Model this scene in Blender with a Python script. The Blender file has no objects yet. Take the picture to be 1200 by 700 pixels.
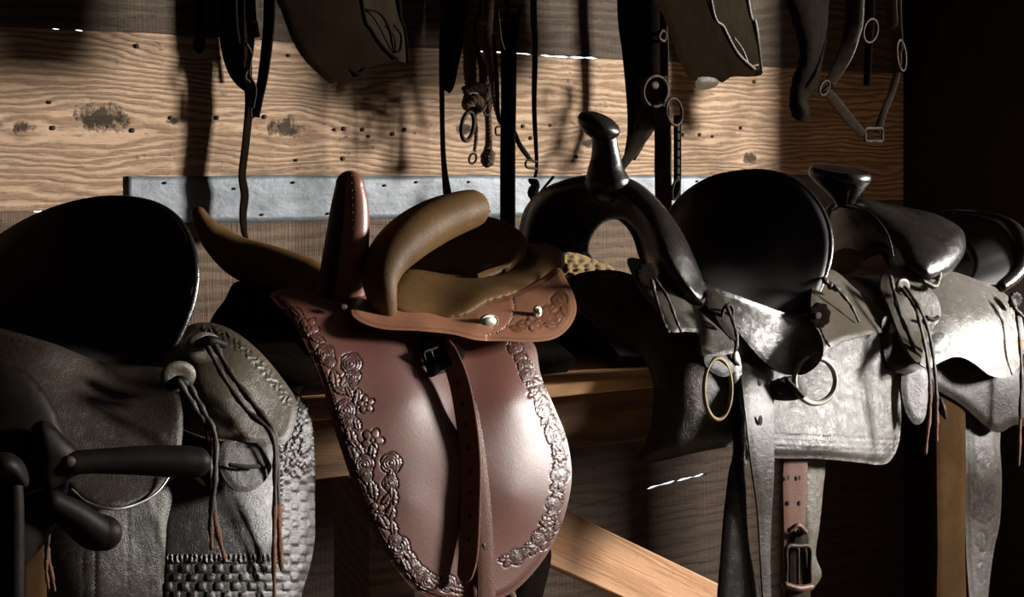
import bpy, math, random
import numpy as np
from mathutils import Vector, Matrix
from mathutils.geometry import delaunay_2d_cdt

random.seed(7)
np.random.seed(7)
C = bpy.context.scene.collection
sc = bpy.context.scene

# ------------------------------------------------------------------ frame of reference
# The saddles stand in a row on a shelf that runs along a plank wall; both recede to the right.
# s = distance along the row, w = distance from the row towards the viewer, z = height.
F = 2333.0
TH = math.atan(0.87)
TA = 0.87 / F
CAMZ = 1.40
HOR = 205.0
D0 = 2.85
E1 = np.array([math.cos(TH), math.sin(TH), 0.0])
NN = np.array([math.sin(TH), -math.cos(TH), 0.0])
R0 = np.array([0.0, D0, 0.0])
WALLW = -0.75


def swz(s, w, z):
    return R0 + s * E1 + w * NN + np.array([0, 0, z])


# ------------------------------------------------------------------ camera, world, light
cam = bpy.data.cameras.new('camera')
camo = bpy.data.objects.new('camera', cam)
C.objects.link(camo)
camo.location = (0, 0, CAMZ)
camo.rotation_euler = (math.radians(90), 0, 0)
cam.sensor_width = 36.0
cam.lens = 36.0 * F / 1200.0
cam.shift_y = -(350.0 - HOR) / 1200.0
cam.clip_start = 0.05
sc.camera = camo

world = bpy.data.worlds.new('overcast_sky')
sc.world = world
world.use_nodes = True
world.node_tree.nodes['Background'].inputs[0].default_value = (0.80, 0.90, 1.0, 1)
world.node_tree.nodes['Background'].inputs[1].default_value = 3.0

# daylight at the window opening in the right hand wall
lw = bpy.data.lights.new('window_daylight', 'AREA')
lw.shape = 'RECTANGLE'
lw.size = 0.62
lw.size_y = 0.75
lw.energy = 760
lw.color = (1.0, 0.955, 0.90)
lwo = bpy.data.objects.new('window_daylight', lw)
C.objects.link(lwo)
lp = swz(4.62, 2.05, 1.98)
lwo.location = lp
tgt = swz(0.3, -0.1, 1.2)
lwo.rotation_euler = Vector(tgt - lp).to_track_quat('-Z', 'Y').to_euler()

sc.view_settings.view_transform = 'Standard'
sc.view_settings.look = 'None'
sc.view_settings.gamma = 1.0
sc.view_settings.use_curve_mapping = False
sc.view_settings.exposure = 0.0


# ------------------------------------------------------------------ helpers
def depth(x, w):
    return (D0 - np.asarray(w, float) / math.cos(TH)) / (1 - (np.asarray(x, float) - 600) * TA)


def Q(x, y, w):
    """a point of the place, w metres in front of the row, seen at x, y"""
    x = np.asarray(x, float); y = np.asarray(y, float)
    d = depth(x, w)
    return np.stack([(x - 600) * d / F, d, CAMZ - (y - HOR) * d / F], -1)


def to_swz(P):
    P = np.asarray(P, float)
    r = P - R0
    return np.stack([r @ E1, r @ NN, P[..., 2]], -1)


def spline(pts, n, closed=False):
    """Catmull-Rom through pts (k x dims), n samples per span"""
    P = np.asarray(pts, float)
    k = len(P)
    out = []
    spans = k if closed else k - 1
    for i in range(spans):
        if closed:
            a, b, c, d = P[(i - 1) % k], P[i], P[(i + 1) % k], P[(i + 2) % k]
        else:
            b, c = P[i], P[i + 1]
            a = P[i - 1] if i > 0 else 2 * b - c
            d = P[i + 2] if i + 2 < k else 2 * c - b
        for j in range(n):
            t = j / n
            out.append(0.5 * ((2 * b) + (-a + c) * t + (2 * a - 5 * b + 4 * c - d) * t * t + (-a + 3 * b - 3 * c + d) * t ** 3))
    if not closed:
        out.append(P[-1])
    return np.array(out)


class MB:
    def __init__(self):
        self.v = []; self.f = []; self.m = []; self.loc = None; self.n = 0; self.tool = {}

    def add(self, V, Fc, mi=0):
        V = np.asarray(V, float).reshape(-1, 3)
        o = self.n
        self.v.append(V)
        self.n += len(V)
        for f in Fc:
            self.f.append(tuple(int(i) + o for i in f))
            self.m.append(mi)
        return o

    def build(self, name, mats, parent=None, sharp=35, tool=None, loc=None, smooth=True):
        V = np.concatenate(self.v) if self.v else np.zeros((0, 3))
        off = np.array(parent_origin(parent)) if parent is not None else V.mean(0) * 0
        me = bpy.data.meshes.new(name)
        if parent is None:
            off = np.array([V[:, 0].mean(), V[:, 1].mean(), V[:, 2].min()])
        me.from_pydata((V - off).tolist(), [], self.f)
        if not isinstance(mats, (list, tuple)):
            mats = [mats]
        for m in mats:
            me.materials.append(m)
        me.polygons.foreach_set('material_index', self.m)
        if smooth:
            me.polygons.foreach_set('use_smooth', [True] * len(self.f))
            if sharp:
                me.set_sharp_from_angle(angle=math.radians(sharp))
        L = loc if loc is not None else to_swz(V)
        at = me.attributes.new('loc', 'FLOAT_VECTOR', 'POINT')
        at.data.foreach_set('vector', np.asarray(L, np.float32).ravel())
        if tool is not None:
            a2 = me.attributes.new('tool', 'FLOAT', 'POINT')
            a2.data.foreach_set('value', np.asarray(tool, np.float32))
        me.update()
        o = bpy.data.objects.new(name, me)
        C.objects.link(o)
        if parent is not None:
            o.parent = parent
        else:
            o.location = off
        return o


def parent_origin(p):
    r = Vector((0, 0, 0))
    while p is not None:
        r += p.location
        p = p.parent
    return tuple(r)


def tag(o, label=None, cat=None, group=None, kind=None):
    if label: o['label'] = label
    if cat: o['category'] = cat
    if group: o['group'] = group
    if kind: o['kind'] = kind
    return o


def thing(name, label, cat, base, group=None):
    o = bpy.data.objects.new(name, None)
    o.empty_display_size = 0.05
    C.objects.link(o)
    o.location = Vector(tuple(base))
    return tag(o, label, cat, group)


def tps(ctrl):
    """smooth surface through (x, y, value)"""
    A = np.array(ctrl, float)
    X = A[:, :2] / 100.0
    v = A[:, 2]
    n = len(A)

    def U(r2):
        return np.where(r2 > 1e-12, 0.5 * r2 * np.log(np.maximum(r2, 1e-12)), 0)
    K = U(((X[:, None] - X[None]) ** 2).sum(-1)) + np.eye(n) * 1e-3
    Pm = np.hstack([np.ones((n, 1)), X])
    M = np.zeros((n + 3, n + 3))
    M[:n, :n] = K; M[:n, n:] = Pm; M[n:, :n] = Pm.T
    sol = np.linalg.lstsq(M, np.concatenate([v, [0, 0, 0]]), rcond=None)[0]

    def f(x, y):
        Z = np.stack([np.asarray(x, float), np.asarray(y, float)], -1) / 100.0
        r2 = ((Z[:, None] - X[None]) ** 2).sum(-1)
        return U(r2) @ sol[:n] + sol[n] + Z @ sol[n + 1:]
    return f


def bdist(x, y, B):
    """distance to the closed boundary B and the arc position of the nearest point"""
    n = len(B)
    P0 = B; P1 = np.roll(B, -1, 0)
    L = np.linalg.norm(P1 - P0, axis=1)
    cum = np.concatenate([[0], np.cumsum(L)[:-1]])
    best = np.full(len(x), 1e9); arc = np.zeros(len(x))
    for i in range(n):
        d = P1[i] - P0[i]
        l2 = max(d @ d, 1e-9)
        t = np.clip(((x - P0[i, 0]) * d[0] + (y - P0[i, 1]) * d[1]) / l2, 0, 1)
        dd = np.hypot(x - P0[i, 0] - t * d[0], y - P0[i, 1] - t * d[1])
        k = dd < best
        best[k] = dd[k]; arc[k] = cum[i] + t[k] * L[i]
    return best, arc


def inside(x, y, B):
    r = np.zeros(len(x), bool)
    n = len(B)
    for i in range(n):
        x0, y0 = B[i]; x1, y1 = B[(i + 1) % n]
        if y0 == y1: continue
        c = ((y0 > y) != (y1 > y)) & (x < (x1 - x0) * (y - y0) / (y1 - y0) + x0)
        r ^= c
    return r


def resample(B, step):
    B = np.vstack([B, B[:1]])
    L = np.concatenate([[0], np.cumsum(np.linalg.norm(np.diff(B, axis=0), axis=1))])
    k = max(8, int(L[-1] / step))
    t = np.linspace(0, L[-1], k, endpoint=False)
    return np.stack([np.interp(t, L, B[:, 0]), np.interp(t, L, B[:, 1])], -1)


def trimesh2d(outline, h, smooth=True, grid=None):
    B = spline(outline, 12, True) if smooth else np.array(outline, float)
    B = resample(B, h)
    x0, y0 = B.min(0); x1, y1 = B.max(0)
    gx, gy = np.meshgrid(np.arange(x0, x1, h), np.arange(y0, y1, h * 0.866))
    gx = gx + (np.arange(gx.shape[0])[:, None] % 2) * h * 0.5
    gx = gx.ravel(); gy = gy.ravel()
    k = inside(gx, gy, B)
    gx = gx[k]; gy = gy[k]
    d, _ = bdist(gx, gy, B)
    k = d > 0.55 * h
    pts = np.vstack([B, np.stack([gx[k], gy[k]], -1)])
    nb = len(B)
    r = delaunay_2d_cdt([Vector(p) for p in pts], [(i, (i + 1) % nb) for i in range(nb)], [], 1, 1e-5)
    V = np.array([tuple(v) for v in r[0]])
    return V, [tuple(f) for f in r[2]], B


def boundary_edges(faces):
    e = {}
    for f in faces:
        for a, b in zip(f, f[1:] + f[:1]):
            if (b, a) in e:
                del e[(b, a)]
            else:
                e[(a, b)] = 1
    return list(e)


def flap(name, outline, ctrl, mat, parent=None, h=4.0, thick=0.004, edge=4.0, drop=0.002, disp=None, smooth=True, curl=None, holes=(), mats=None):
    """a leather sheet of real thickness: outline and a smooth field of w (distance towards the viewer)"""
    V, Fc, B = trimesh2d(outline, h, smooth)
    x, y = V[:, 0], V[:, 1]
    wf = tps(ctrl)
    w = wf(x, y)
    d, arc = bdist(x, y, B)
    w = w - drop * np.exp(-(d / edge) ** 2)
    tool = np.zeros(len(x))
    if disp is not None:
        dh, tool = disp(x, y, d, arc)
        w = w + dh
    P = Q(x, y, w)
    a, b, c = (P[i] for i in Fc[len(Fc) // 2][:3])
    if np.dot(np.cross(b - a, c - a), NN) < 0:
        Fc = [f[::-1] for f in Fc]
    # the mean normal of the sheet (drops to the back)
    w0 = wf(x, y) - thick
    back = Q(x, y, w0)
    # keep the back under the front seen along w, not along the ray
    back = P - NN * (thick + (w - w0 - thick)[:, None] * 1.0)
    n = len(P)
    mb = MB()
    mb.add(np.vstack([P, back]), [])
    mi = 0
    for f in Fc:
        mb.f.append(f); mb.m.append(0)
        mb.f.append(tuple(i + n for i in f[::-1])); mb.m.append(1 if mats else 0)
    for a, b in boundary_edges(Fc):
        mb.f.append((b, a, a + n, b + n)); mb.m.append(0)
    return mb.build(name, mats or mat, parent, tool=np.concatenate([tool, np.zeros(n)]))


def pillow(name, outline, ctrl, mat, parent=None, h=4.0, infl=0.03, disp=None, power=0.5, back=1.0, rpx=None):
    """a padded closed body"""
    V, Fc, B = trimesh2d(outline, h)
    x, y = V[:, 0], V[:, 1]
    w = tps(ctrl)(x, y)
    d, arc = bdist(x, y, B)
    dm = rpx or d.max()
    q = np.clip(d / dm, 0, 1)
    prof = (1 - (1 - q) ** 2) ** power * infl
    dh = 0; tool = np.zeros(len(x))
    if disp is not None:
        dh, tool = disp(x, y, d, arc)
    P = Q(x, y, w + prof + dh)
    Pm = Q(x, y, w)
    Bk = Pm - NN * (prof * back)[:, None]
    bd = boundary_edges(Fc)
    a, b, c = (P[i] for i in Fc[len(Fc) // 2][:3])
    if np.dot(np.cross(b - a, c - a), NN) < 0:
        Fc = [f[::-1] for f in Fc]
        bd = [(q2, p2) for p2, q2 in bd]
    n = len(P)
    mb = MB()
    mb.add(np.vstack([P, Bk]), [])
    for f in Fc:
        mb.f.append(f); mb.m.append(0)
        mb.f.append(tuple(i + n for i in f[::-1])); mb.m.append(0)
    for a, b in bd:
        mb.f.append((b, a, a + n, b + n)); mb.m.append(0)
    return mb.build(name, mat, parent, tool=np.concatenate([tool, np.zeros(n)]), sharp=60)


def frames(P):
    T = np.gradient(P, axis=0)
    T /= np.linalg.norm(T, axis=1)[:, None] + 1e-12
    ref = np.array([0, 0, 1.0]) if abs(T[0][2]) < 0.9 else NN.copy()
    u = np.cross(T[0], ref); u /= np.linalg.norm(u)
    U = [u]
    for i in range(1, len(P)):
        u = U[-1] - T[i] * (U[-1] @ T[i])
        u /= np.linalg.norm(u) + 1e-12
        U.append(u)
    U = np.array(U)
    return T, U, np.cross(T, U)


def tube_mb(mb, pts, nseg=16, nper=6, flatn=1.0, up=None, mi=0, cap=True, closed=False, rough=0, mifn=None):
    """pts: (x, y, w, radius px); flatn squashes the section along up"""
    S = spline(pts, nper, closed)
    P = Q(S[:, 0], S[:, 1], S[:, 2])
    R = np.maximum(S[:, 3], 0.05) * depth(S[:, 0], S[:, 2]) / F
    return tube_world(mb, P, R, nseg, flatn, up, mi, cap, closed, rough, mifn)


def tube_world(mb, P, R, nseg=16, flatn=1.0, up=None, mi=0, cap=True, closed=False, rough=0, mifn=None):
    T, U, Vv = frames(P)
    if up is not None:
        up = np.asarray(up, float)
        Vv = up[None] - T * (T @ up)[:, None]
        Vv /= np.linalg.norm(Vv, axis=1)[:, None] + 1e-12
        U = np.cross(Vv, T)
    if cap and not closed:
        k = 5
        a = np.linspace(0, math.pi / 2, k + 1)[1:]
        P2 = [P[0] - T[0] * R[0] * math.sin(t) * min(1, 1) for t in a[::-1]]; R2 = [R[0] * math.cos(t) for t in a[::-1]]
        P3 = [P[-1] + T[-1] * R[-1] * math.sin(t) for t in a]; R3 = [R[-1] * math.cos(t) for t in a]
        P = np.vstack([P2, P, P3]); R = np.concatenate([R2, R, R3])
        U = np.vstack([[U[0]] * k, U, [U[-1]] * k]); Vv = np.vstack([[Vv[0]] * k, Vv, [Vv[-1]] * k])
    R = np.maximum(R, 1e-5)
    n = len(P)
    ang = np.arange(nseg) * 2 * math.pi / nseg
    V = P[:, None] + R[:, None, None] * (np.cos(ang)[None, :, None] * U[:, None] + flatn * np.sin(ang)[None, :, None] * Vv[:, None])
    if rough:
        V = V + np.random.randn(*V.shape) * rough
    o = mb.n
    mb.add(V.reshape(-1, 3), [])
    rng = n if closed else n - 1
    for i in range(rng):
        i2 = (i + 1) % n
        for j in range(nseg):
            j2 = (j + 1) % nseg
            mb.f.append((o + i * nseg + j, o + i * nseg + j2, o + i2 * nseg + j2, o + i2 * nseg + j))
            mb.m.append(mifn(i / n, ang[j]) if mifn else mi)
    if not closed:
        mb.f.append(tuple(o + j for j in range(nseg))[::-1]); mb.m.append(mi)
        mb.f.append(tuple(o + (n - 1) * nseg + j for j in range(nseg))); mb.m.append(mifn(1, 0) if mifn else mi)


def tube(name, pts, mat, parent=None, **k):
    mb = MB()
    tube_mb(mb, pts, **k)
    return mb.build(name, mat, parent, sharp=50)


def strap_mb(mb, pts, thick=0.003, nper=6, normal=None, twist=None, mi=0, point=False):
    """flat strap; pts (x, y, w, width px)"""
    S = spline(pts, nper)
    P = Q(S[:, 0], S[:, 1], S[:, 2])
    W = S[:, 3] * depth(S[:, 0], S[:, 2]) / F * 0.5
    T = np.gradient(P, axis=0); T /= np.linalg.norm(T, axis=1)[:, None]
    nv = np.array([-0.05, -1.0, 0.0]) if normal is None else np.asarray(normal, float)
    side = np.cross(T, nv[None]); side /= np.linalg.norm(side, axis=1)[:, None] + 1e-9
    nn = np.cross(side, T)
    if twist is not None:
        tw = np.interp(np.linspace(0, 1, len(P)), np.linspace(0, 1, len(twist)), twist)
        c, s_ = np.cos(tw)[:, None], np.sin(tw)[:, None]
        side, nn = side * c + nn * s_, nn * c - side * s_
    prof = [(-1, -.5), (-1, .15), (-.88, .5), (-.4, .62), (.4, .62), (.88, .5), (1, .15), (1, -.5)]
    k = len(prof)
    V = np.stack([P + side * (W * a)[:, None] + nn * (thick * b) for a, b in prof], 1)
    o = mb.n
    mb.add(V.reshape(-1, 3), [])
    n = len(P)
    for i in range(n - 1):
        for j in range(k):
            j2 = (j + 1) % k
            mb.f.append((o + i * k + j, o + (i + 1) * k + j, o + (i + 1) * k + j2, o + i * k + j2)); mb.m.append(mi)
    mb.f.append(tuple(o + j for j in range(k))); mb.m.append(mi)
    mb.f.append(tuple(o + (n - 1) * k + j for j in range(k))[::-1]); mb.m.append(mi)
    return P, side, nn


def strap(name, pts, mat, parent=None, **k):
    mb = MB()
    strap_mb(mb, pts, **k)
    return mb.build(name, mat, parent, sharp=40)


def ring_mb(mb, cx, cy, w, rx, ry, rt, n=40, tilt=0, a0=0, a1=2 * math.pi, mi=0, wamp=0.0):
    full = abs(a1 - a0) > 6.2
    k = n if full else max(8, int(n * abs(a1 - a0) / 6.28))
    A = np.linspace(a0, a1, k, endpoint=not full)
    ex = rx * np.cos(A); ey = ry * np.sin(A)
    c, s_ = math.cos(tilt), math.sin(tilt)
    X = cx + ex * c - ey * s_; Y = cy + ex * s_ + ey * c
    Wv = w + wamp * np.cos(A)
    P = Q(X, Y, Wv)
    R = np.full(len(P), rt) * depth(cx, w) / F
    tube_world(mb, P, R, 10, closed=full, mi=mi)


def ring(name, cx, cy, w, rx, ry, rt, mat, parent=None, **k):
    mb = MB(); ring_mb(mb, cx, cy, w, rx, ry, rt, **k)
    return mb.build(name, mat, parent)


def dome_mb(mb, cx, cy, w, rx, ry, hgt, n=24, mi=0, tilt=0, prof=None):
    """a round boss facing w"""
    prof = prof or [(1, 0), (1, .35), (.92, .6), (.7, .85), (.4, .97)]
    c0 = Q(cx, cy, w)
    k = depth(cx, w) / F
    ux = E1 * rx * k / math.cos(TH); uy = np.array([0, 0, 1.0]) * ry * k
    o = mb.n
    rows = []
    for r, hh in prof:
        a = np.arange(n) * 2 * math.pi / n
        ca, sa = np.cos(a), np.sin(a)
        rows.append(c0 + r * (ca[:, None] * ux + sa[:, None] * uy) + NN * hgt * hh)
    V = np.concatenate(rows + [[c0 + NN * hgt * prof[-1][1] * 1.02]])
    mb.add(V, [])
    for i in range(len(prof) - 1):
        for j in range(n):
            j2 = (j + 1) % n
            mb.f.append((o + i * n + j, o + i * n + j2, o + (i + 1) * n + j2, o + (i + 1) * n + j)); mb.m.append(mi)
    t = o + len(prof) * n
    for j in range(n):
        mb.f.append((o + (len(prof) - 1) * n + j, o + (len(prof) - 1) * n + (j + 1) % n, t)); mb.m.append(mi)
    mb.f.append(tuple(o + j for j in range(n))[::-1]); mb.m.append(mi)


def dome(name, *a, mat=None, parent=None, **k):
    mb = MB(); dome_mb(mb, *a, **k)
    return mb.build(name, mat, parent)


def patch(name, rows, mat, parent=None, nu=6, nv=6, thick=0.006, disp=None):
    """lofted shell through rows of (x, y, w); solid"""
    R_ = [spline(r, nu) for r in rows]
    A = np.stack(R_)                       # rows x cols x 3
    B = np.stack([spline(A[:, j], nv) for j in range(A.shape[1])], 1)
    P = Q(B[..., 0], B[..., 1], B[..., 2])
    m, n = P.shape[:2]
    mb = MB()
    mb.add(P.reshape(-1, 3), [(i * n + j, i * n + j + 1, (i + 1) * n + j + 1, (i + 1) * n + j) for i in range(m - 1) for j in range(n - 1)])
    o = mb.build(name, mat, parent, sharp=60)
    md = o.modifiers.new('solid', 'SOLIDIFY'); md.thickness = thick; md.offset = 0
    return o


def box_mb(mb, s0, s1, w0, w1, z0, z1, mi=0, bev=0.0):
    """a box in row coordinates"""
    V = []
    for s, w, z in [(a, b, c) for a in (s0, s1) for b in (w0, w1) for c in (z0, z1)]:
        V.append(swz(s, w, z))
    mb.add(V, [(0, 1, 3, 2), (4, 6, 7, 5), (0, 4, 5, 1), (2, 3, 7, 6), (0, 2, 6, 4), (1, 5, 7, 3)], mi)


def bevel(o, wd=0.003, seg=2):
    m = o.modifiers.new('bevel', 'BEVEL'); m.width = wd; m.segments = seg; m.limit_method = 'ANGLE'
    return o


# ------------------------------------------------------------------ materials
class NT:
    def __init__(self, name):
        self.m = bpy.data.materials.new(name)
        self.m.use_nodes = True
        self.t = self.m.node_tree
        self.b = self.t.nodes['Principled BSDF']

    def n(self, typ, **k):
        nd = self.t.nodes.new(typ)
        for a, v in k.items():
            if a.startswith('i_'):
                key = a[2:]
                nd.inputs[int(key) if key.isdigit() else key.replace('_', ' ')].default_value = v
            else:
                setattr(nd, a, v)
        return nd

    def l(self, a, b):
        self.t.links.new(a, b)

    def math(self, op, a, b=None, c=None):
        nd = self.n('ShaderNodeMath', operation=op)
        for i, v in enumerate((a, b, c)):
            if v is None: continue
            if isinstance(v, (int, float)): nd.inputs[i].default_value = v
            else: self.l(v, nd.inputs[i])
        return nd.outputs[0]

    def attr(self, name):
        return self.n('ShaderNodeAttribute', attribute_name=name)

    def mapping(self, vec, scale=(1, 1, 1), loc=(0, 0, 0)):
        nd = self.n('ShaderNodeMapping')
        nd.inputs['Scale'].default_value = scale; nd.inputs['Location'].default_value = loc
        self.l(vec, nd.inputs['Vector'])
        return nd.outputs[0]

    def noise(self, vec, scale, detail=4, rough=0.55, dist=0.0):
        nd = self.n('ShaderNodeTexNoise')
        nd.inputs['Scale'].default_value = scale; nd.inputs['Detail'].default_value = detail
        nd.inputs['Roughness'].default_value = rough; nd.inputs['Distortion'].default_value = dist
        self.l(vec, nd.inputs['Vector'])
        return nd.outputs[0]

    def ramp(self, fac, stops):
        nd = self.n('ShaderNodeValToRGB')
        cr = nd.color_ramp
        while len(cr.elements) < len(stops): cr.elements.new(0.5)
        for e, (p, c) in zip(cr.elements, stops):
            e.position = p
            e.color = (c, c, c, 1) if isinstance(c, (int, float)) else (*c, 1)
        self.l(fac, nd.inputs[0])
        return nd.outputs[0]

    def mix(self, fac, a, b, blend='MIX'):
        nd = self.n('ShaderNodeMix', data_type='RGBA', blend_type=blend)
        for i, v in ((0, fac), (6, a), (7, b)):
            if isinstance(v, (int, float)): nd.inputs[i].default_value = v
            elif isinstance(v, tuple): nd.inputs[i].default_value = (*v, 1)
            else: self.l(v, nd.inputs[i])
        return nd.outputs[2]

    def bump(self, h, strength=0.4, dist=0.002, prev=None):
        nd = self.n('ShaderNodeBump')
        nd.inputs['Strength'].default_value = strength; nd.inputs['Distance'].default_value = dist
        self.l(h, nd.inputs['Height'])
        if prev is not None: self.l(prev, nd.inputs['Normal'])
        return nd.outputs[0]


def leather(name, c1, c2, rough=0.42, rvar=0.15, grain=0.25, spec=0.5, crease=0.3, coat=0.0, antique=None, scale=1.0, sheen=0.0, scuff=0.0, scuffcol=(.3, .25, .2)):
    rough -= 0.05
    T = NT(name)
    v = T.attr('loc').outputs['Vector']
    big = T.noise(v, 9 * scale, 5, 0.6)
    mid = T.noise(v, 45 * scale, 6, 0.65)
    fine = T.noise(v, 900, 3, 0.6)
    col = T.mix(T.ramp(big, [(0.35, 0.0), (0.65, 1.0)]), c1, c2)
    col = T.mix(T.math('MULTIPLY', T.ramp(mid, [(0.45, 0.0), (0.7, 1.0)]), 0.45), col, tuple(x * 0.55 for x in c1))
    if scuff:
        sc1 = T.noise(T.mapping(v, (1.0, 1.0, 2.5)), 38, 8, 0.75)
        col = T.mix(T.math('MULTIPLY', T.ramp(sc1, [(0.54, 0.0), (0.66, 1.0)]), scuff), col, scuffcol)
    if antique:
        a = T.attr('tool').outputs['Fac']
        col = T.mix(T.math('MULTIPLY', a, 0.8), col, antique)
    T.l(col, T.b.inputs['Base Color'])
    r = T.math('ADD', T.math('MULTIPLY', T.math('SUBTRACT', mid, 0.5), rvar * 2.5), rough)
    r = T.math('ADD', r, T.math('MULTIPLY', T.math('SUBTRACT', big, 0.5), rvar * 2))
    T.l(r, T.b.inputs['Roughness'])
    T.b.inputs['Specular IOR Level'].default_value = spec
    vo = T.n('ShaderNodeTexVoronoi', feature='DISTANCE_TO_EDGE')
    vo.inputs['Scale'].default_value = 420
    T.l(v, vo.inputs['Vector'])
    b1 = T.bump(T.ramp(vo.outputs[0], [(0.0, 0.0), (0.25, 1.0)]), grain, 0.0004)
    cr = T.noise(T.mapping(v, (1, 1, 1)), 55, 7, 0.72, 1.2)
    b2 = T.bump(cr, crease, 0.0035, b1)
    b3 = T.bump(fine, grain * .6, 0.0003, b2)
    if grain >= 0: T.l(b3, T.b.inputs['Normal'])
    if coat:
        T.b.inputs['Coat Weight'].default_value = coat
        T.b.inputs['Coat Roughness'].default_value = 0.3
    if sheen:
        T.b.inputs['Sheen Weight'].default_value = sheen
    return T.m


def metal(name, col, rough=0.35, mvar=0.2):
    T = NT(name)
    v = T.attr('loc').outputs['Vector']
    n1 = T.noise(v, 60, 5, 0.6)
    T.l(T.mix(T.ramp(n1, [(0.4, 0.0), (0.7, 1.0)]), col, tuple(x * 0.45 for x in col)), T.b.inputs['Base Color'])
    T.l(T.math('ADD', T.math('MULTIPLY', n1, mvar), rough), T.b.inputs['Roughness'])
    T.b.inputs['Metallic'].default_value = 0.9
    T.l(T.bump(n1, 0.3, 0.0006), T.b.inputs['Normal'])
    return T.m


def wood(name, light, dark, stain, freq=60, knots=(), bumpk=0.6, along=0, worn=0.5, offs=(0, 0, 0), sawn=0.0):
    """plank grain along the first axis of loc"""
    T = NT(name)
    v = T.attr('loc').outputs['Vector']
    v = T.mapping(v, (1, 1, 1), offs)
    sp = T.n('ShaderNodeSeparateXYZ'); T.l(v, sp.inputs[0])
    s, w, z = sp.outputs
    n0 = T.noise(T.mapping(v, (1.1, 1.1, 5.0)), 1.6, 3, 0.5)
    warp = T.math('MULTIPLY', T.math('SUBTRACT', n0, 0.5), 0.10)
    n00 = T.noise(T.mapping(v, (4, 4, 14.0)), 2.2, 3, 0.5)
    warp = T.math('ADD', warp, T.math('MULTIPLY', T.math('SUBTRACT', n00, 0.5), 0.022))
    kd = None
    for (ks, kz, kr) in knots:
        ds = T.math('SUBTRACT', s, ks + offs[0]); dz = T.math('SUBTRACT', z, kz + offs[2])
        e = T.math('ADD', T.math('MULTIPLY', T.math('POWER', T.math('DIVIDE', ds, kr * 3.2), 2), 1), T.math('POWER', T.math('DIVIDE', dz, kr * 1.6), 2))
        g = T.math('EXPONENT', T.math('MULTIPLY', e, -1))
        # push the rings away from the knot
        warp = T.math('SUBTRACT', warp, T.math('MULTIPLY', T.math('MULTIPLY', g, dz), 0.85))
        rr = T.math('SQRT', T.math('ADD', T.math('POWER', T.math('DIVIDE', ds, 1.7), 2), T.math('POWER', T.math('MULTIPLY', dz, 1.25), 2)))
        rr = T.math('ADD', rr, T.math('MULTIPLY', T.math('SUBTRACT', T.noise(v, 48, 6, 0.7), 0.5), kr * 2.6))
        m = T.math('MULTIPLY', T.math('SUBTRACT', 1, T.math('DIVIDE', T.math('MAXIMUM', rr, 0), kr * 0.85)), 1.8)
        m = T.math('MINIMUM', T.math('MAXIMUM', m, 0), 1)
        kd = m if kd is None else T.math('MAXIMUM', kd, m)
    zz = T.math('ADD', T.math('ADD', z, warp), T.math('MULTIPLY', w, 0.9))
    ph = T.math('MULTIPLY', zz, freq * 2 * math.pi)
    phn = T.math('ADD', ph, T.math('MULTIPLY', T.math('SUBTRACT', T.noise(T.mapping(v, (3, 3, 60)), 3, 4, 0.6), 0.5), 5.0))
    wv = T.math('MULTIPLY_ADD', T.math('SINE', phn), 0.5, 0.5)
    wv = T.math('POWER', wv, 1.6)
    fib = T.noise(T.mapping(v, (9, 60, 260)), 3, 5, 0.65)
    big = T.noise(T.mapping(v, (1.4, 1.4, 4)), 3.1, 5, 0.6)
    spk = T.noise(T.mapping(v, (1, 1, 1.6)), 34, 5, 0.7)
    col = T.mix(T.math('MULTIPLY', wv, 0.72), light, dark)
    col = T.mix(T.math('MULTIPLY', T.ramp(fib, [(0.4, 0.0), (0.75, 1.0)]), 0.4), col, dark)
    col = T.mix(T.math('MULTIPLY', T.ramp(big, [(0.48, 0.0), (0.72, 1.0)]), worn), col, stain)
    col = T.mix(T.math('MULTIPLY', T.ramp(spk, [(0.64, 0.0), (0.70, 1.0)]), 0.75), col, tuple(x * 0.25 for x in dark))
    if kd is not None:
        col = T.mix(T.math('MULTIPLY', kd, 0.93), col, tuple(x * 0.12 for x in dark))
    T.l(col, T.b.inputs['Base Color'])
    T.b.inputs['Roughness'].default_value = 0.78
    T.b.inputs['Specular IOR Level'].default_value = 0.25
    b = T.bump(wv, bumpk, 0.0035)
    b = T.bump(fib, bumpk * 0.8, 0.003, b)
    b = T.bump(spk, bumpk * 0.4, 0.004, b)
    if kd is not None:
        b = T.bump(kd, bumpk, 0.01, b)
    if sawn:
        sw = T.noise(T.mapping(v, (150, 20, 6)), 1.6, 4, 0.6)
        b = T.bump(sw, sawn, 0.003, b)
    T.l(b, T.b.inputs['Normal'])
    return T.m


def plain(name, col, rough=0.7, bumpk=0.3, sc_=60):
    T = NT(name)
    v = T.attr('loc').outputs['Vector']
    n = T.noise(v, sc_, 6, 0.65)
    T.l(T.mix(T.ramp(n, [(0.35, 0.0), (0.7, 1.0)]), col, tuple(x * 0.5 for x in col)), T.b.inputs['Base Color'])
    T.b.inputs['Roughness'].default_value = rough
    T.l(T.bump(n, bumpk, 0.003), T.b.inputs['Normal'])
    return T.m


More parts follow.
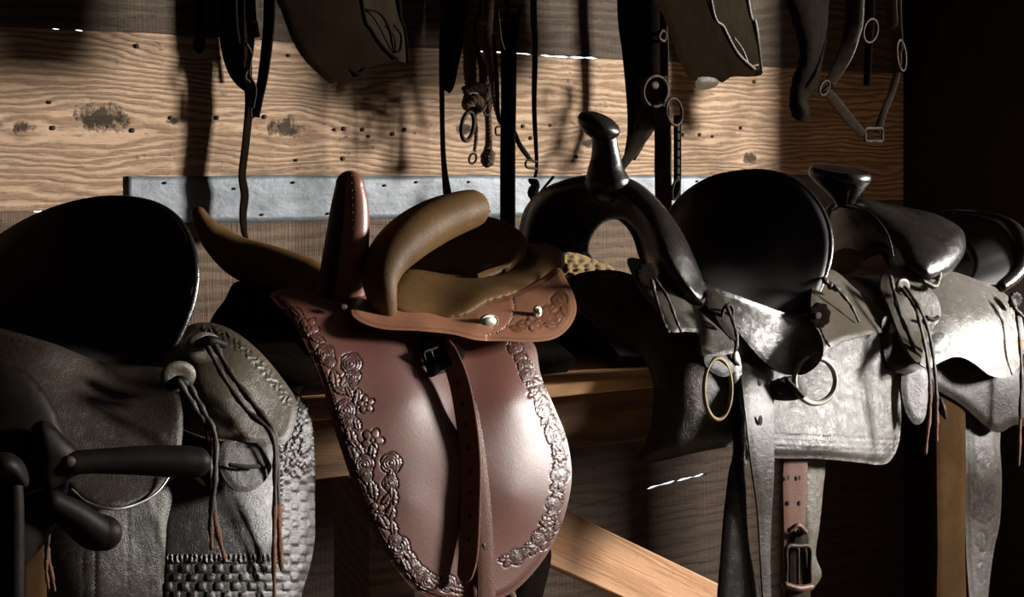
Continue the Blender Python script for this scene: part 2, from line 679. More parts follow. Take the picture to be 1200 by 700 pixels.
BLK = leather('black_leather', (.009, .007, .006), (.014, .011, .009), 0.50, 0.12, 0.25, 0.04, 0.25, scuff=0.25, scuffcol=(.05, .042, .034))
SEATB = leather('shade_black_seat_leather', (.006, .005, .0045), (.009, .008, .007), 0.6, 0.1, 0.2, 0.22, 0.12)  # dark leather, made blacker still to hold the shade inside the cantles
BLKM = leather('dull_black_leather', (.008, .006, .005), (.012, .010, .008), 0.9, 0.0, 0.2, 0.0, 0.2)
BLKS = leather('polished_black_leather', (.010, .008, .007), (.016, .013, .010), 0.30, 0.08, 0.2, 0.42, 0.25, scuff=0.35, scuffcol=(.06, .052, .045))
GRY = leather('worn_grey_leather', (.034, .028, .022), (.055, .046, .037), 0.40, 0.10, 0.3, 0.16, 0.3, antique=(.01, .008, .007), scuff=0.45, scuffcol=(.11, .098, .084))
GRYL = leather('lighter_grey_leather', (.07, .06, .048), (.10, .087, .07), 0.37, 0.12, 0.3, 0.3, 0.4, scuff=.4, scuffcol=(.04, .035, .028))
TAN = leather('worn_tan_grey_leather', (.090, .072, .048), (.058, .046, .030), 0.40, 0.10, 0.3, 0.22, 0.3, antique=(.016, .011, .008), scuff=0.4, scuffcol=(.045, .033, .022))
DRK = leather('dark_brown_leather', (.020, .014, .010), (.032, .023, .016), 0.42, 0.10, 0.3, 0.10, 0.3, antique=(.008, .006, .005), scuff=0.3, scuffcol=(.08, .064, .048))
ROSE = leather('chestnut_tooled_leather', (.150, .054, .034), (.105, .038, .028), 0.46, 0.06, 0.14, 0.26, 0.05, antique=(.026, .009, .006), scale=0.6)
RUST = leather('reddish_tan_leather', (.30, .135, .075), (.22, .10, .058), 0.42, 0.08, 0.2, 0.2, 0.1, antique=(.06, .02, .01), scale=0.7)
PINK = leather('pale_chestnut_leather', (.15, .070, .050), (.11, .054, .040), 0.45, 0.08, 0.3, 0.1, 0.08)
SUEDE = leather('tan_suede', (.150, .084, .034), (.090, .050, .021), 0.48, 0.10, 0.4, 0.05, 0.12, scuff=0.35, scuffcol=(.05, .028, .014))
DSUEDE = leather('dark_brown_suede', (.045, .026, .015), (.032, .018, .011), 0.55, 0.08, 0.4, 0.15, 0.1)
STRG = leather('saddle_string_leather', (.040, .024, .016), (.025, .016, .011), 0.5, 0.1, 0.3, 0.12, 0.2)
FRAY = leather('frayed_rusty_leather', (.16, .055, .020), (.08, .03, .012), 0.75, 0.1, 0.6, 0.25, 0.6)
HARN = leather('dusty_harness_leather', (.060, .048, .037), (.034, .027, .020), 0.65, 0.1, 0.3, 0.0, 0.3)
SLEEVE = leather('dusty_brown_hide', (.009, .0055, .0032), (.006, .004, .0025), 0.8, 0.1, 0.4, 0.0, 0.5)
OLIVE = leather('olive_brown_strap', (.068, .038, .018), (.046, .026, .012), 0.75, 0.1, 0.3, 0.0, 0.2)
BRASS = metal('old_brass', (.26, .20, .11), 0.36)
STEEL = metal('worn_steel', (.40, .39, .36), 0.33)
IRON = metal('rusty_iron', (.045, .032, .023), 0.6)
SILV = metal('silver_concho', (.60, .56, .48), 0.28)
BWOOD = plain('dark_painted_wood', (.010, .007, .005), 0.5, 0.2, 40)
BWOOD.node_tree.nodes['Principled BSDF'].inputs['Specular IOR Level'].default_value = 0.04
HOLE = plain('dark_hole', (.008, .006, .005), 0.9)
ROPE = plain('old_hemp', (.13, .075, .038), 0.9, 1.0, 260)
FLEECE = plain('matted_fleece', (.34, .22, .09), 0.95, 1.2, 120)

# ------------------------------------------------------------------ the barn
def wx(x, y, w=WALLW):
    p = to_swz(Q(x, y, w))
    return float(p[0]), float(p[2])


S0, S1 = -3.2, 4.3          # ends of the back wall
KN = [(*wx(120, 138), .034), (*wx(336, 150), .026), (*wx(545, 152), .015), (*wx(690, 168), .014), (*wx(880, 186), .016), (*wx(30, 150), .014), (*wx(205, 142), .010)]
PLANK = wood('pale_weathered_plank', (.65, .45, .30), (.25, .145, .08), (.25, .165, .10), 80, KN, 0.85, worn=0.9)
PLANKT = wood('grey_brown_plank', (.115, .083, .057), (.06, .042, .028), (.06, .045, .033), 45, (), 0.8, offs=(3, 0, 1.3), sawn=0.5)  # darker board; shade from above is also put into its colour
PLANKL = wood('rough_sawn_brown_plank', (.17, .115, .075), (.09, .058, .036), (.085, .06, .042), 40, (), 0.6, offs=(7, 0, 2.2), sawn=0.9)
PLANKD = wood('dark_lower_plank', (.055, .032, .018), (.028, .017, .010), (.026, .017, .011), 40, (), 0.6, offs=(9, 0, 3.1), sawn=0.7)  # lower boards in a darker tone than the rest
SHELFW = wood('honey_shelf_plank', (.78, .44, .20), (.52, .26, .11), (.5, .28, .13), 38, (), 0.35, offs=(1.2, 0, .4), worn=0.4)
BRACEW = wood('pale_pine_brace', (.66, .37, .20), (.50, .25, .12), (.48, .26, .14), 22, (), 0.3, offs=(2.2, 0, .7), worn=0.4)
DARKW = wood('dark_barn_board', (.022, .016, .011), (.013, .009, .006), (.012, .009, .007), 40, (), 0.3)
EARTH = plain('barn_floor_dirt', (.10, .08, .06), 0.95, 0.6, 12)

# cracks between the planks: (height at s, slope, open stretches (s0, s1, gap))
def zs(x, y):
    return wx(x, y)[1]


c1z = zs(600, 62.5)
c2z = zs(30, 249)
c3s, c3z = wx(795, 564)
cracks = [
    (2.9, 0, 0, []),
    (2.30, 0, 0, []),
    (1.95, 0, 0, []),
    (c1z, 0, 0, [(wx(632, 66)[0], wx(706, 66)[0], .0042), (wx(560, 66)[0], wx(628, 66)[0], .0030), (wx(62, 40)[0], wx(72, 40)[0], .0022), (wx(90, 40)[0], wx(100, 40)[0], .0024)]),
    (c2z, 0, 0, [(wx(40, 249)[0], wx(72, 249)[0], .004)]),
    (1.055, 0, 0, []),
    (c3z, .09, c3s, [(wx(755, 564)[0], wx(832, 564)[0], .0052)]),
    (.50, 0, 0, []),
    (.22, 0, 0, []),
    (-.02, 0, 0, []),
]


def crack_z(k, s, side):
    z, sl, sc0, op = cracks[k]
    g = -0.0001
    zz = z + sl * (s - sc0) if abs(s - sc0) < 1.3 else z + sl * 1.3 * (1 if s > sc0 else -1)
    for a, b, gg in op:
        if a < s < b:
            t = (s - a) / (b - a)
            g = max(g, gg * max(.1, abs(math.sin(t * 13 + k)) ** .5 - .15 * math.sin(t * 41)) * min(1, t * 8, (1 - t) * 8))
    wob = 0.0012 * math.sin(s * 9 + k) + 0.0006 * math.sin(s * 31 + 2 * k)
    return zz + wob + side * g * 0.5


mb_w = MB()
ss = np.unique(np.concatenate([np.linspace(S0, S1, 200), np.linspace(-1.0, 1.6, 700)]))
for k in range(len(cracks) - 1):
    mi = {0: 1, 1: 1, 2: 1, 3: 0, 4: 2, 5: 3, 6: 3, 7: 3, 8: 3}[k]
    tk = 0.009 if k in (2, 3, 4, 5, 6) else 0.02
    fr = WALLW + random.uniform(-.0005, .0005)
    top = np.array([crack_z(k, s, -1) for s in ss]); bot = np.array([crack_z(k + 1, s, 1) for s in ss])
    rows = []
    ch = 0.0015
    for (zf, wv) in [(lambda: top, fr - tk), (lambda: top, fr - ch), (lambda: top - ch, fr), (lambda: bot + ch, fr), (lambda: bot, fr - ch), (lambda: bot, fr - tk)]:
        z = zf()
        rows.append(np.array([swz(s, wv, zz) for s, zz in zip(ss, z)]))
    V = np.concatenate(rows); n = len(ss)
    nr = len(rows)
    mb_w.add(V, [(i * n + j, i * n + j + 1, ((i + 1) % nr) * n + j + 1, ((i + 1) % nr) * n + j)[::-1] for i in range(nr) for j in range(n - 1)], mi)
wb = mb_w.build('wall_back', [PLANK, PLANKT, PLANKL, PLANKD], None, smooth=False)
tag(wb, kind='structure')


def slab(name, s0, s1, w0, w1, z0, z1, mat, parent=None, bv=0):
    mb = MB(); box_mb(mb, s0, s1, w0, w1, z0, z1)
    o = mb.build(name, mat, parent, smooth=False)
    if bv: bevel(o, bv)
    return o


def struct(name, *a, **k):
    return tag(slab(name, *a, **k), kind='structure')


WF = 4.6                     # front of the room behind the viewer
struct('floor', S0 - .1, S1 + .1, WALLW - .1, WF, -.12, 0.0, EARTH)
struct('ceiling', S0 - .1, S1 + .1, WALLW - .1, WF, 2.9, 3.0, DARKW)
struct('wall_left', S0 - .1, S0, WALLW, WF, 0, 2.9, DARKW)
struct('wall_front', S0 - .1, S1 + .1, WF, WF + .1, 0, 2.9, DARKW)
# right hand wall with the window opening
OW0, OW1, OZ0, OZ1 = 1.6, 2.6, 1.25, 2.55
mbr = MB()
box_mb(mbr, S1, S1 + .06, WALLW, OW0, 0, 2.9)
box_mb(mbr, S1, S1 + .06, OW1, WF, 0, 2.9)
box_mb(mbr, S1, S1 + .06, OW0, OW1, 0, OZ0)
box_mb(mbr, S1, S1 + .06, OW0, OW1, OZ1, 2.9)
tag(mbr.build('wall_right', DARKW, None, smooth=False), kind='structure')
mbf = MB()
for a in ((OW0 - .05, OW0, OZ0, OZ1), (OW1, OW1 + .05, OZ0, OZ1), (OW0 - .05, OW1 + .05, OZ0 - .05, OZ0), (OW0 - .05, OW1 + .05, OZ1, OZ1 + .05)):
    box_mb(mbf, S1 - .025, S1 + .0, *a)
tag(mbf.build('window_1', DARKW, None, smooth=False), kind='structure')
# shading panel added beyond the last saddle to darken the back wall
struct('wall_shade_panel', 1.86, 1.90, WALLW + .001, WALLW + .43, 0, 2.9, DARKW)
# joist over the hanging tack
struct('trim_1', S0 + .1, 1.85, WALLW + .002, WALLW + .47, 1.96, 2.08, DARKW)

# ------------------------------------------------------------------ galvanised strip nailed on the wall
st_s0 = wx(147, 230)[0]; st_s1 = wx(1010, 230)[0]
zt = zs(400, 206); zb = zs(400, 258)
T = NT('galvanised_sheet')
v = T.attr('loc').outputs['Vector']
vo = T.n('ShaderNodeTexVoronoi'); vo.inputs['Scale'].default_value = 60; T.l(v, vo.inputs['Vector'])
nz = T.noise(T.mapping(v, (1, 1, 2)), 22, 6, 0.65)
colv = T.mix(T.ramp(nz, [(0.4, 0.0), (0.68, 1.0)]), (.175, .195, .21), (.10, .114, .122))
T.l(colv, T.b.inputs['Base Color'])
T.b.inputs['Metallic'].default_value = 0.35
T.b.inputs['Roughness'].default_value = 0.55
T.l(T.bump(nz, 0.5, 0.004), T.b.inputs['Normal'])
GALV = T.m
mb = MB()
ns = 160
ssp = np.linspace(st_s0, st_s1, ns); hz = np.linspace(zb, zt, 9)
def stz(z, s):
    return z + .0012 * math.sin(s * 14) * (1 if z > (zb + zt) / 2 else -1)
fr_ = WALLW + 0.0024
V = [swz(s, fr_ + .0005 * math.sin(s * 23 + z * 60) + .0004 * math.sin(s * 61 - z * 130), stz(z, s)) for z in hz for s in ssp]
Vb = [swz(s, WALLW + .0012, stz(z, s)) for z in hz for s in ssp]
n = ns; m_ = len(hz); N = n * m_
Fs = [(i * n + j, i * n + j + 1, (i + 1) * n + j + 1, (i + 1) * n + j) for i in range(m_ - 1) for j in range(n - 1)]
Fs += [tuple(N + a for a in f[::-1]) for f in Fs]
for j in range(n - 1):
    Fs.append((j + 1, j, N + j, N + j + 1)); q = (m_ - 1) * n
    Fs.append((q + j, q + j + 1, N + q + j + 1, N + q + j))
for i in range(m_ - 1):
    Fs.append((i * n, (i + 1) * n, N + (i + 1) * n, N + i * n)); Fs.append(((i + 1) * n - 1 + n, (i + 1) * n - 1, N + (i + 1) * n - 1, N + (i + 1) * n - 1 + n))
mb.add(V + Vb, Fs)
strip = thing('metal_strip', 'long galvanised metal strip nailed along the plank wall', 'metal strip', swz((st_s0 + st_s1) / 2, WALLW + .002, zb))
mb.build('sheet', GALV, strip, sharp=0)
k = 0
for i in range(30):
    s = st_s0 + .02 + i * (st_s1 - st_s0 - .04) / 29 + random.uniform(-.012, .012)
    z = zt - .012 if i % 2 else zb + .012
    if i % 5 == 3: z = zt - .014 - random.uniform(0, .01)
    mbn = MB()
    A = np.arange(8) * math.pi / 4
    P = [swz(s + .0024 * math.cos(a), fr_, z + .0024 * math.sin(a)) for a in A] + [swz(s + .0020 * math.cos(a), fr_ + .003, z + .002 * math.sin(a)) for a in A]
    mbn.add(P, [(j, (j + 1) % 8, 8 + (j + 1) % 8, 8 + j) for j in range(8)] + [tuple(range(8, 16))])
    mbn.build('nail', IRON, strip)
# nail heads in the plank
nails = [(58, 120), (160, 54), (256, 68), (338, 65), (62, 150), (155, 153), (200, 138), (254, 138), (310, 137), (392, 152), (403, 151), (425, 152), (432, 160), (460, 157), (474, 152), (347, 188), (402, 186),
         (613, 148), (645, 147), (675, 184), (622, 162), (690, 150), (884, 96), (800, 158), (835, 160), (868, 150), (820, 158)]
for i, (x, y) in enumerate(nails):
    s, z = wx(x, y)
    mbn = MB(); A = np.arange(8) * math.pi / 4; r = .0042 if i % 3 else .0032
    mbn.add([swz(s + r * math.cos(a), WALLW + .0013, z + r * math.sin(a)) for a in A] + [swz(s + r * .7 * math.cos(a), WALLW + .0022, z + r * .7 * math.sin(a)) for a in A],
            [(j, (j + 1) % 8, 8 + (j + 1) % 8, 8 + j) for j in range(8)] + [tuple(range(8, 16))])
    mbn.build('trim_nail', IRON, wb)

# ------------------------------------------------------------------ shelf that carries the saddles
SHW = .16
sh_z = float(Q(640, 452, SHW)[2])
sh_t = float(Q(640, 452, SHW)[2] - Q(640, 467, SHW)[2])
shelf = thing('saddle_shelf', 'long honey coloured wooden plank shelf under the saddles', 'shelf', swz(0.2, -.16, sh_z - sh_t))
bevel(slab('plank', -1.45, 1.80, -.34, SHW, sh_z - sh_t, sh_z, SHELFW, shelf), .002)
mb = MB(); s_a = float(to_swz(Q(560, 500, -.02))[0]); s_b = float(to_swz(Q(800, 500, -.02))[0])
bevel(slab('apron_board', -.9, 1.6, .06, .09, sh_z - sh_t - .085, sh_z - sh_t - .0005, wood('oily_brown_apron', (.20, .105, .04), (.09, .045, .02), (.03, .022, .014), 30, (), 0.5, offs=(5, 0, 3), worn=0.9), shelf), .002)
for sx in (-1.35, -0.17, 1.70):
    bevel(slab('post', sx, sx + .085, -.20, -.115, 0.0, sh_z - sh_t - .0005, PLANKL, shelf), .003)
for sx in (-1.35, -0.17, 1.70):
    bevel(slab('bracket', sx, sx + .085, -.34, .059, sh_z - sh_t - .05, sh_z - sh_t - .001, PLANKL, shelf), .003)

# diagonal brace
a = Q(600, 605, .04); b = Q(900, 745, .04)
dv = b - a; L = np.linalg.norm(dv); dv /= L
a = a - dv * .35
L = (float(a[2]) - .045) / -float(dv[2])
nv = NN - dv * (NN @ dv); nv /= np.linalg.norm(nv)
up = np.cross(nv, dv); up *= np.sign(up[2]); up /= np.linalg.norm(up)
mb = MB()
V = []; LC = []
for i in range(13):
    t = L * i / 12
    for (q, r) in ((0.040, .0), (0.040, -.035), (-0.040, -.035), (-0.040, .0)):
        V.append(a + dv * t + up * q + nv * r); LC.append((t, r, q))
mb.add(V, [(i * 4 + j, (i + 1) * 4 + j, (i + 1) * 4 + (j + 1) % 4, i * 4 + (j + 1) % 4) for i in range(12) for j in range(4)] + [(3, 2, 1, 0), (48, 49, 50, 51)])
br = mb.build('diagonal_brace', BRACEW, None, smooth=False, loc=np.array(LC))
bevel(br, .002)
tag(br, 'pale pine board slanting down to the right under the shelf', 'wooden brace')

# ------------------------------------------------------------------ leather tooling (relief carved into the sheet)
def groove(d, wd):
    return np.exp(-(d / wd) ** 2)


def motif(kind, x, y, cx, cy, r, rot):
    """returns mask, height (0..1), groove (0..1) of one carved motif"""
    dx, dy = x - cx, y - cy
    c, s_ = math.cos(rot), math.sin(rot)
    u = (dx * c + dy * s_) / r; v = (-dx * s_ + dy * c) / r
    R = np.hypot(u, v); A = np.arctan2(v, u)
    g = np.zeros_like(x)
    gw = 1.15 / r
    if kind == 'rose':
        Ro = 1.0 + .10 * np.abs(np.sin(2.5 * A + 1)) - .05
        m = R < Ro
        g = np.maximum(g, groove(R - Ro, gw))
        for k, (rk, np_, ph) in enumerate([(.72, 4, .4), (.46, 3, 1.7), (.22, 2, .3)]):
            Rk = rk * (1 + .14 * np.abs(np.sin(np_ * A * .5 + ph)))
            g = np.maximum(g, groove(R - Rk, gw) * (.95 if k else 1))
        for k in range(5):
            a = k * 2 * math.pi / 5 + .5
            da = np.abs((A - a - R * .5 + math.pi) % (2 * math.pi) - math.pi) * R
            g = np.maximum(g, groove(da, gw) * ((R > .74) & m))
        for k in range(3):
            a = k * 2 * math.pi / 3 + 1.1
            da = np.abs((A - a + R * 1.2 + math.pi) % (2 * math.pi) - math.pi) * R
            g = np.maximum(g, groove(da, gw) * ((R > .47) & (R < .76)))
        h = np.clip(1.05 - R, 0, 1) * .5 + .5
    elif kind == 'leaf':
        hw = .46 * np.sin(np.clip((u + 1) / 2, 0, 1) * math.pi) ** .8 * (1 + .12 * np.sin(u * 14))
        m = (np.abs(u) < 1) & (np.abs(v) < hw)
        g = groove(np.abs(v) - hw, gw) * (np.abs(u) < 1.04)
        g = np.maximum(g, groove(v - .06 * np.sin(u * 3), gw) * m)
        vein = np.abs(((u * 3.2 - np.abs(v) * 2.4) % 1) - .5)
        g = np.maximum(g, .6 * groove(vein, .16) * m)
        h = np.where(m, .75 - .3 * np.abs(v) / np.maximum(hw, .05), 0)
    else:                                   # blossom of five petals
        Ro = .55 + .45 * np.abs(np.cos(2.5 * A))
        m = R < Ro
        g = groove(R - Ro, gw)
        g = np.maximum(g, groove(R - .2, gw))
        da = np.abs(((A * 5 / (2 * math.pi)) % 1) - .5) * R
        g = np.maximum(g, .6 * groove(da - 0, gw * .6) * m * (R > .22))
        h = np.where(m, .65 + .3 * np.cos(R * 3), 0)
    return m, h, g


def tooling(motifs, depth_m=0.0016, extra=None, gdepth=0.0011):
    def f(x, y, d, arc):
        H = np.zeros_like(x); G = np.zeros_like(x)
        for (k, cx, cy, r, rot) in motifs:
            sel = np.hypot(x - cx, y - cy) < r * 1.35
            if not sel.any(): continue
            m, h, g = motif(k, x[sel], y[sel], cx, cy, r, rot)
            Hs = H[sel]; Gs = G[sel]
            Gs = np.where(m, g, np.maximum(Gs, g))       # later motifs lie over earlier ones
            Hs = np.where(m, h, Hs)
            H[sel] = Hs; G[sel] = Gs
        out = H * depth_m - G * gdepth
        tl = G.copy()
        if extra is not None:
            e, t = extra(x, y, d, arc)
            out = out + e; tl = np.maximum(tl, t)
        return out, np.clip(tl, 0, 1)
    return f


def border(dist_px=6, wd=1.0, dep=0.0007, dist2=None):
    def f(x, y, d, arc):
        g = groove(d - dist_px, wd)
        if dist2: g = np.maximum(g, groove(d - dist2, wd))
        return -dep * g, g * .7
    return f


def stitched(dist_px=6, pitch=3.4, wd=1.1, dep=0.0006):
    def f(x, y, d, arc):
        g = groove(d - dist_px, wd)
        st = (np.sin(arc * 2 * math.pi / pitch) * .5 + .5)
        return -dep * g * (1 - .9 * st), g * (1 - st) * .9
    return f


def both(*fs):
    def f(x, y, d, arc):
        H = 0; Tt = np.zeros_like(x)
        for q in fs:
            h, t = q(x, y, d, arc)
            H = H + h; Tt = np.maximum(Tt, t)
        return H, Tt
    return f


def garland(path, step, rr, seed=1, pattern=('rose', 'leaf', 'leaf', 'rose', 'leaf', 'flower', 'leaf')):
    rnd = random.Random(seed)
    P = spline(path, 24)
    L = np.concatenate([[0], np.cumsum(np.hypot(np.diff(P[:, 0]), np.diff(P[:, 1])))])
    out = []; s = 0; i = 0
    leaves = []
    while s < L[-1]:
        x = np.interp(s, L, P[:, 0]); y = np.interp(s, L, P[:, 1])
        x2 = np.interp(s + 3, L, P[:, 0]); y2 = np.interp(s + 3, L, P[:, 1])
        a = math.atan2(y2 - y, x2 - x)
        k = pattern[i % len(pattern)]
        sd = 1 if i % 2 else -1
        off = rnd.uniform(.1, .4) * rr * sd
        ox, oy = -math.sin(a) * off, math.cos(a) * off
        if k == 'leaf':
            leaves.append(('leaf', x + ox, y + oy, rr * rnd.uniform(.95, 1.2), a + sd * rnd.uniform(.3, .8)))
            leaves.append(('leaf', x - ox * 1.2, y - oy * 1.2, rr * rnd.uniform(.8, 1.0), a - sd * rnd.uniform(.3, .8)))
        else:
            out.append((k, x + ox, y + oy, rr * rnd.uniform(.85, 1.05), rnd.uniform(0, 6)))
            leaves.append(('leaf', x - ox * 2.5, y - oy * 2.5, rr * .8, a))
        s += step; i += 1
    return leaves + out


def rosette(cx, cy, w, r, mat, parent, name='rosette', scallop=10):
    """scalloped leather rosette with a slit centre"""
    mb = MB()
    n = 60
    c0 = Q(cx, cy, w); k = float(depth(cx, w) / F)
    ux = E1 * k / math.cos(TH); uy = np.array([0, 0, 1.0]) * k
    A = np.arange(n) * 2 * math.pi / n
    rows = []
    for q, hh in [(1.0, 0), (1.0, .35), (.93, .55), (.6, .75), (.35, .55), (.12, .6)]:
        Rr = r * q * (1 + (.06 * np.sin(A * scallop) if q > .9 else 0))
        rows.append(c0 + np.cos(A)[:, None] * ux * (Rr[:, None] if np.ndim(Rr) else Rr) + np.sin(A)[:, None] * uy * (Rr[:, None] if np.ndim(Rr) else Rr) + NN * hh * .006)
    mb.add(np.concatenate(rows), [(i * n + j, i * n + (j + 1) % n, (i + 1) * n + (j + 1) % n, (i + 1) * n + j) for i in range(5) for j in range(n)] + [tuple(5 * n + j for j in range(n)), tuple(j for j in range(n))[::-1]])
    return mb.build(name, mat, parent)


def saddle_string(pts, parent, fray=0.25, r=2.6, name='saddle_string', seed=0):
    """thin hanging leather lace with a frayed rusty end"""
    rnd = random.Random(seed + int(pts[0][0]))
    mb = MB()
    P4 = [(x, y, w, r * (1 if i < len(pts) - 1 else .7)) for i, (x, y, w) in enumerate(pts)]
    S = spline(P4, 10)
    k = np.arange(len(S))
    S[:, 3] *= 1 + .22 * np.sin(k * .9) + .10 * np.sin(k * 2.3 + 1)
    P = Q(S[:, 0], S[:, 1], S[:, 2])
    R = S[:, 3] * depth(S[:, 0], S[:, 2]) / F
    tube_world(mb, P, R, 8, 0.5, NN, 0, mifn=lambda t, a: 1 if t > 1 - fray else 0)
    return mb.build(name, [STRG, FRAY], parent, sharp=60)


def buckle(cx, cy, w, wd, ht, rt, mat, parent, tilt=0, name='buckle', prong=True):
    mb = MB()
    c, s_ = math.cos(tilt), math.sin(tilt)
    pts = []
    for (x, y) in [(-1, -1), (0, -1.08), (1, -1), (1.05, 0), (1, 1), (0, 1.05), (-1, 1), (-1.05, 0)]:
        X = x * wd / 2; Y = y * ht / 2
        pts.append((cx + X * c - Y * s_, cy + X * s_ + Y * c, w, rt))
    tube_mb(mb, pts, nseg=8, nper=4, closed=True)
    if prong:
        tube_mb(mb, [(cx + ht * .45 * s_, cy - ht * .45 * c, w + .003, rt * .8), (cx - ht * .45 * s_, cy + ht * .45 * c, w + .006, rt * .7)], nseg=8, nper=4)
    return mb.build(name, mat, parent)


def underbody(name, xf, xb, wc, zc_px, mat, parent, wr=.20, drop=.22, thick=.02, s0=None, s1=None):
    """arched tree and lining that sits astride the row, hidden below the skirts"""
    s0 = float(to_swz(Q(xf[0], xf[1], wc))[0]) if s0 is None else s0
    s1 = float(to_swz(Q(xb[0], xb[1], wc))[0]) if s1 is None else s1
    zt = float(Q(xf[0], zc_px, wc)[2])
    drop = zt - thick - sh_z
    wc = -.115; wr = .18
    mb = MB()
    A = np.linspace(-1, 1, 17); n = 12
    V = []
    for sh in (0, 1):
        for i in range(n):
            t = i / (n - 1)
            s = s0 + (s1 - s0) * t
            for a in A:
                w = wc + a * (wr - sh * thick)
                z = zt - drop * abs(a) ** 2.2 - sh * thick - .02 * math.sin(t * math.pi)
                V.append(swz(s, w, z))
    m = len(A); N = n * m
    Fs = []
    for i in range(n - 1):
        for j in range(m - 1):
            q = (i * m + j, (i + 1) * m + j, (i + 1) * m + j + 1, i * m + j + 1)
            Fs.append(q); Fs.append(tuple(N + a for a in q[::-1]))
        for j in (0, m - 1):
            q = (i * m + j, (i + 1) * m + j, N + (i + 1) * m + j, N + i * m + j)
            Fs.append(q if j else q[::-1])
    for i in (0, n - 1):
        for j in range(m - 1):
            q = (i * m + j, i * m + j + 1, N + i * m + j + 1, N + i * m + j)
            Fs.append(q if i == 0 else q[::-1])
    mb.add(V, Fs)
    return mb.build(name, mat, parent)

# ================================================================== saddle at the left edge
A_ = thing('western_saddle', 'black western saddle cut by the left picture edge with basket stamped skirt', 'saddle', Q(120, 455, 0.0), 'saddles in a row on the shelf')
underbody('saddle_tree', (-60, 430), (345, 430), 0, 402, DRK, A_, wr=.17, drop=.16)
patch('seat', [
    [(-62, 330, -.16), (-12, 290, -.15), (38, 259, -.11), (90, 240, -.05), (140, 234, .0), (185, 243, .06), (214, 268, .11), (228, 308, .145), (226, 348, .16), (212, 388, .165), (190, 424, .165)],
    [(-85, 365, -.14), (-45, 335, -.125), (-5, 310, -.09), (40, 295, -.045), (80, 290, 0), (120, 298, .045), (150, 318, .085), (168, 345, .115), (176, 375, .14), (176, 405, .15), (172, 428, .158)],
    [(-110, 400, -.12), (-80, 385, -.105), (-45, 372, -.08), (-10, 364, -.045), (25, 362, -.01), (60, 366, .03), (88, 376, .065), (110, 388, .10), (128, 402, .125), (140, 416, .14), (150, 430, .152)],
    [(-190, 425, -.11), (-170, 420, -.09), (-140, 415, -.06), (-110, 410, -.03), (-75, 405, .0), (-35, 403, .04), (0, 404, .075), (30, 410, .105), (60, 417, .125), (90, 424, .14), (120, 432, .15)],
], SEATB, A_, thick=.014)
tube('cantle_binding', [(-62, 330, -.16, 5), (-12, 290, -.15, 5), (38, 259, -.11, 5), (90, 240, -.05, 5), (140, 234, .0, 5), (185, 243, .06, 5.5), (214, 268, .11, 6), (227, 308, .145, 6.5), (225, 348, .16, 6.5), (211, 388, .167, 6), (192, 424, .17, 5)], BLKS, A_, nseg=12, nper=8)

# rear skirt with basket stamping
def basket(x, y, d, arc):
    m = ((d < 34) & (x > 318)) | (y > 657)
    inner = ((x > 332) | (y > 657)) & (y > 470)
    cx, cy = 10.0, 10.5
    r = np.floor(y / cy); u = (x + (r % 2) * cx) / (2 * cx)
    uf = np.abs((u % 1) - .5) * 2; vf = np.abs(((y / cy) % 1) - .5) * 2
    g = np.maximum(groove(1 - uf, .14), groove(1 - vf, .22))
    up = (np.sin((x + (r % 2) * cx) / cx * math.pi) > 0) * 1.0
    h = np.where(inner, .0012 * (up - .5) * (1 - g) - .0010 * g, 0)
    # rope border between field and stamping
    px_ = np.where(y > 650, np.abs(y - 655), np.abs(x - 327)); on = (px_ < 4) & (x < 331) & (y > 500) | ((px_ < 4) & (y > 648) & (x < 331))
    rp = np.sin(np.where(y > 648, x, y) * 1.1)
    h = h + np.where(on, .0010 * rp, 0)
    # border stamps running down the upper right
    fl = (y < 560) & (d < 40) & (x > 330) & (y > 455)
    n2 = np.sin(x * .75 + 1.6 * np.sin(y * .33)) * np.sin(y * .7 + 1.3 * np.sin(x * .41)) + .4 * np.sin(x * .31 + y * .27)
    h = np.where(fl, .0016 * n2, h)
    t = np.where(inner & ~fl, g * .8, 0) + np.where(fl, np.clip(-n2, 0, 1) * .8, 0)
    return h + .0006 * np.exp(-((d - 3) / 2) ** 2), t


flap('skirt', [(185, 440), (215, 400), (262, 398), (305, 432), (345, 458), (362, 480), (369, 530), (369, 590), (368, 640), (356, 688), (338, 730), (260, 745), (190, 745), (184, 600)],
     [(200, 420, .15), (260, 410, .16), (310, 440, .175), (360, 490, .21), (200, 520, .225), (280, 520, .24), (330, 540, .24), (368, 580, .225), (200, 620, .265), (270, 620, .272), (330, 630, .266), (366, 640, .245), (200, 720, .285), (280, 720, .29), (350, 700, .27)],
     leather('basket_stamped_leather', (.022, .018, .015), (.036, .030, .025), .38, .08, .3, .22, .25, antique=(.006, .005, .004)), A_, h=2.2, thick=.007, edge=7, drop=.006, disp=basket)
tube('jockey_edge_glint', [(214, 505, .248, 1.6), (236, 513, .260, 1.8), (262, 517, .264, 1.8), (295, 520, .264, 1.8), (320, 521, .264, 1.6)], TAN, A_, nseg=8)  # bead added for the bright line along the rear jockey's lower edge
def braid(x, y, d, arc):
    b = (np.abs(d - 10) < 6) & (y < 475) & (x > 235)
    return np.where(b, .0010 * np.sin(arc * .7 + (d - 10) * .8 * np.sign(np.sin(arc * .35))), 0) - .0006 * groove(d - 4, 1), np.where(b, .4, 0) * (np.sin(arc * .7) < 0)


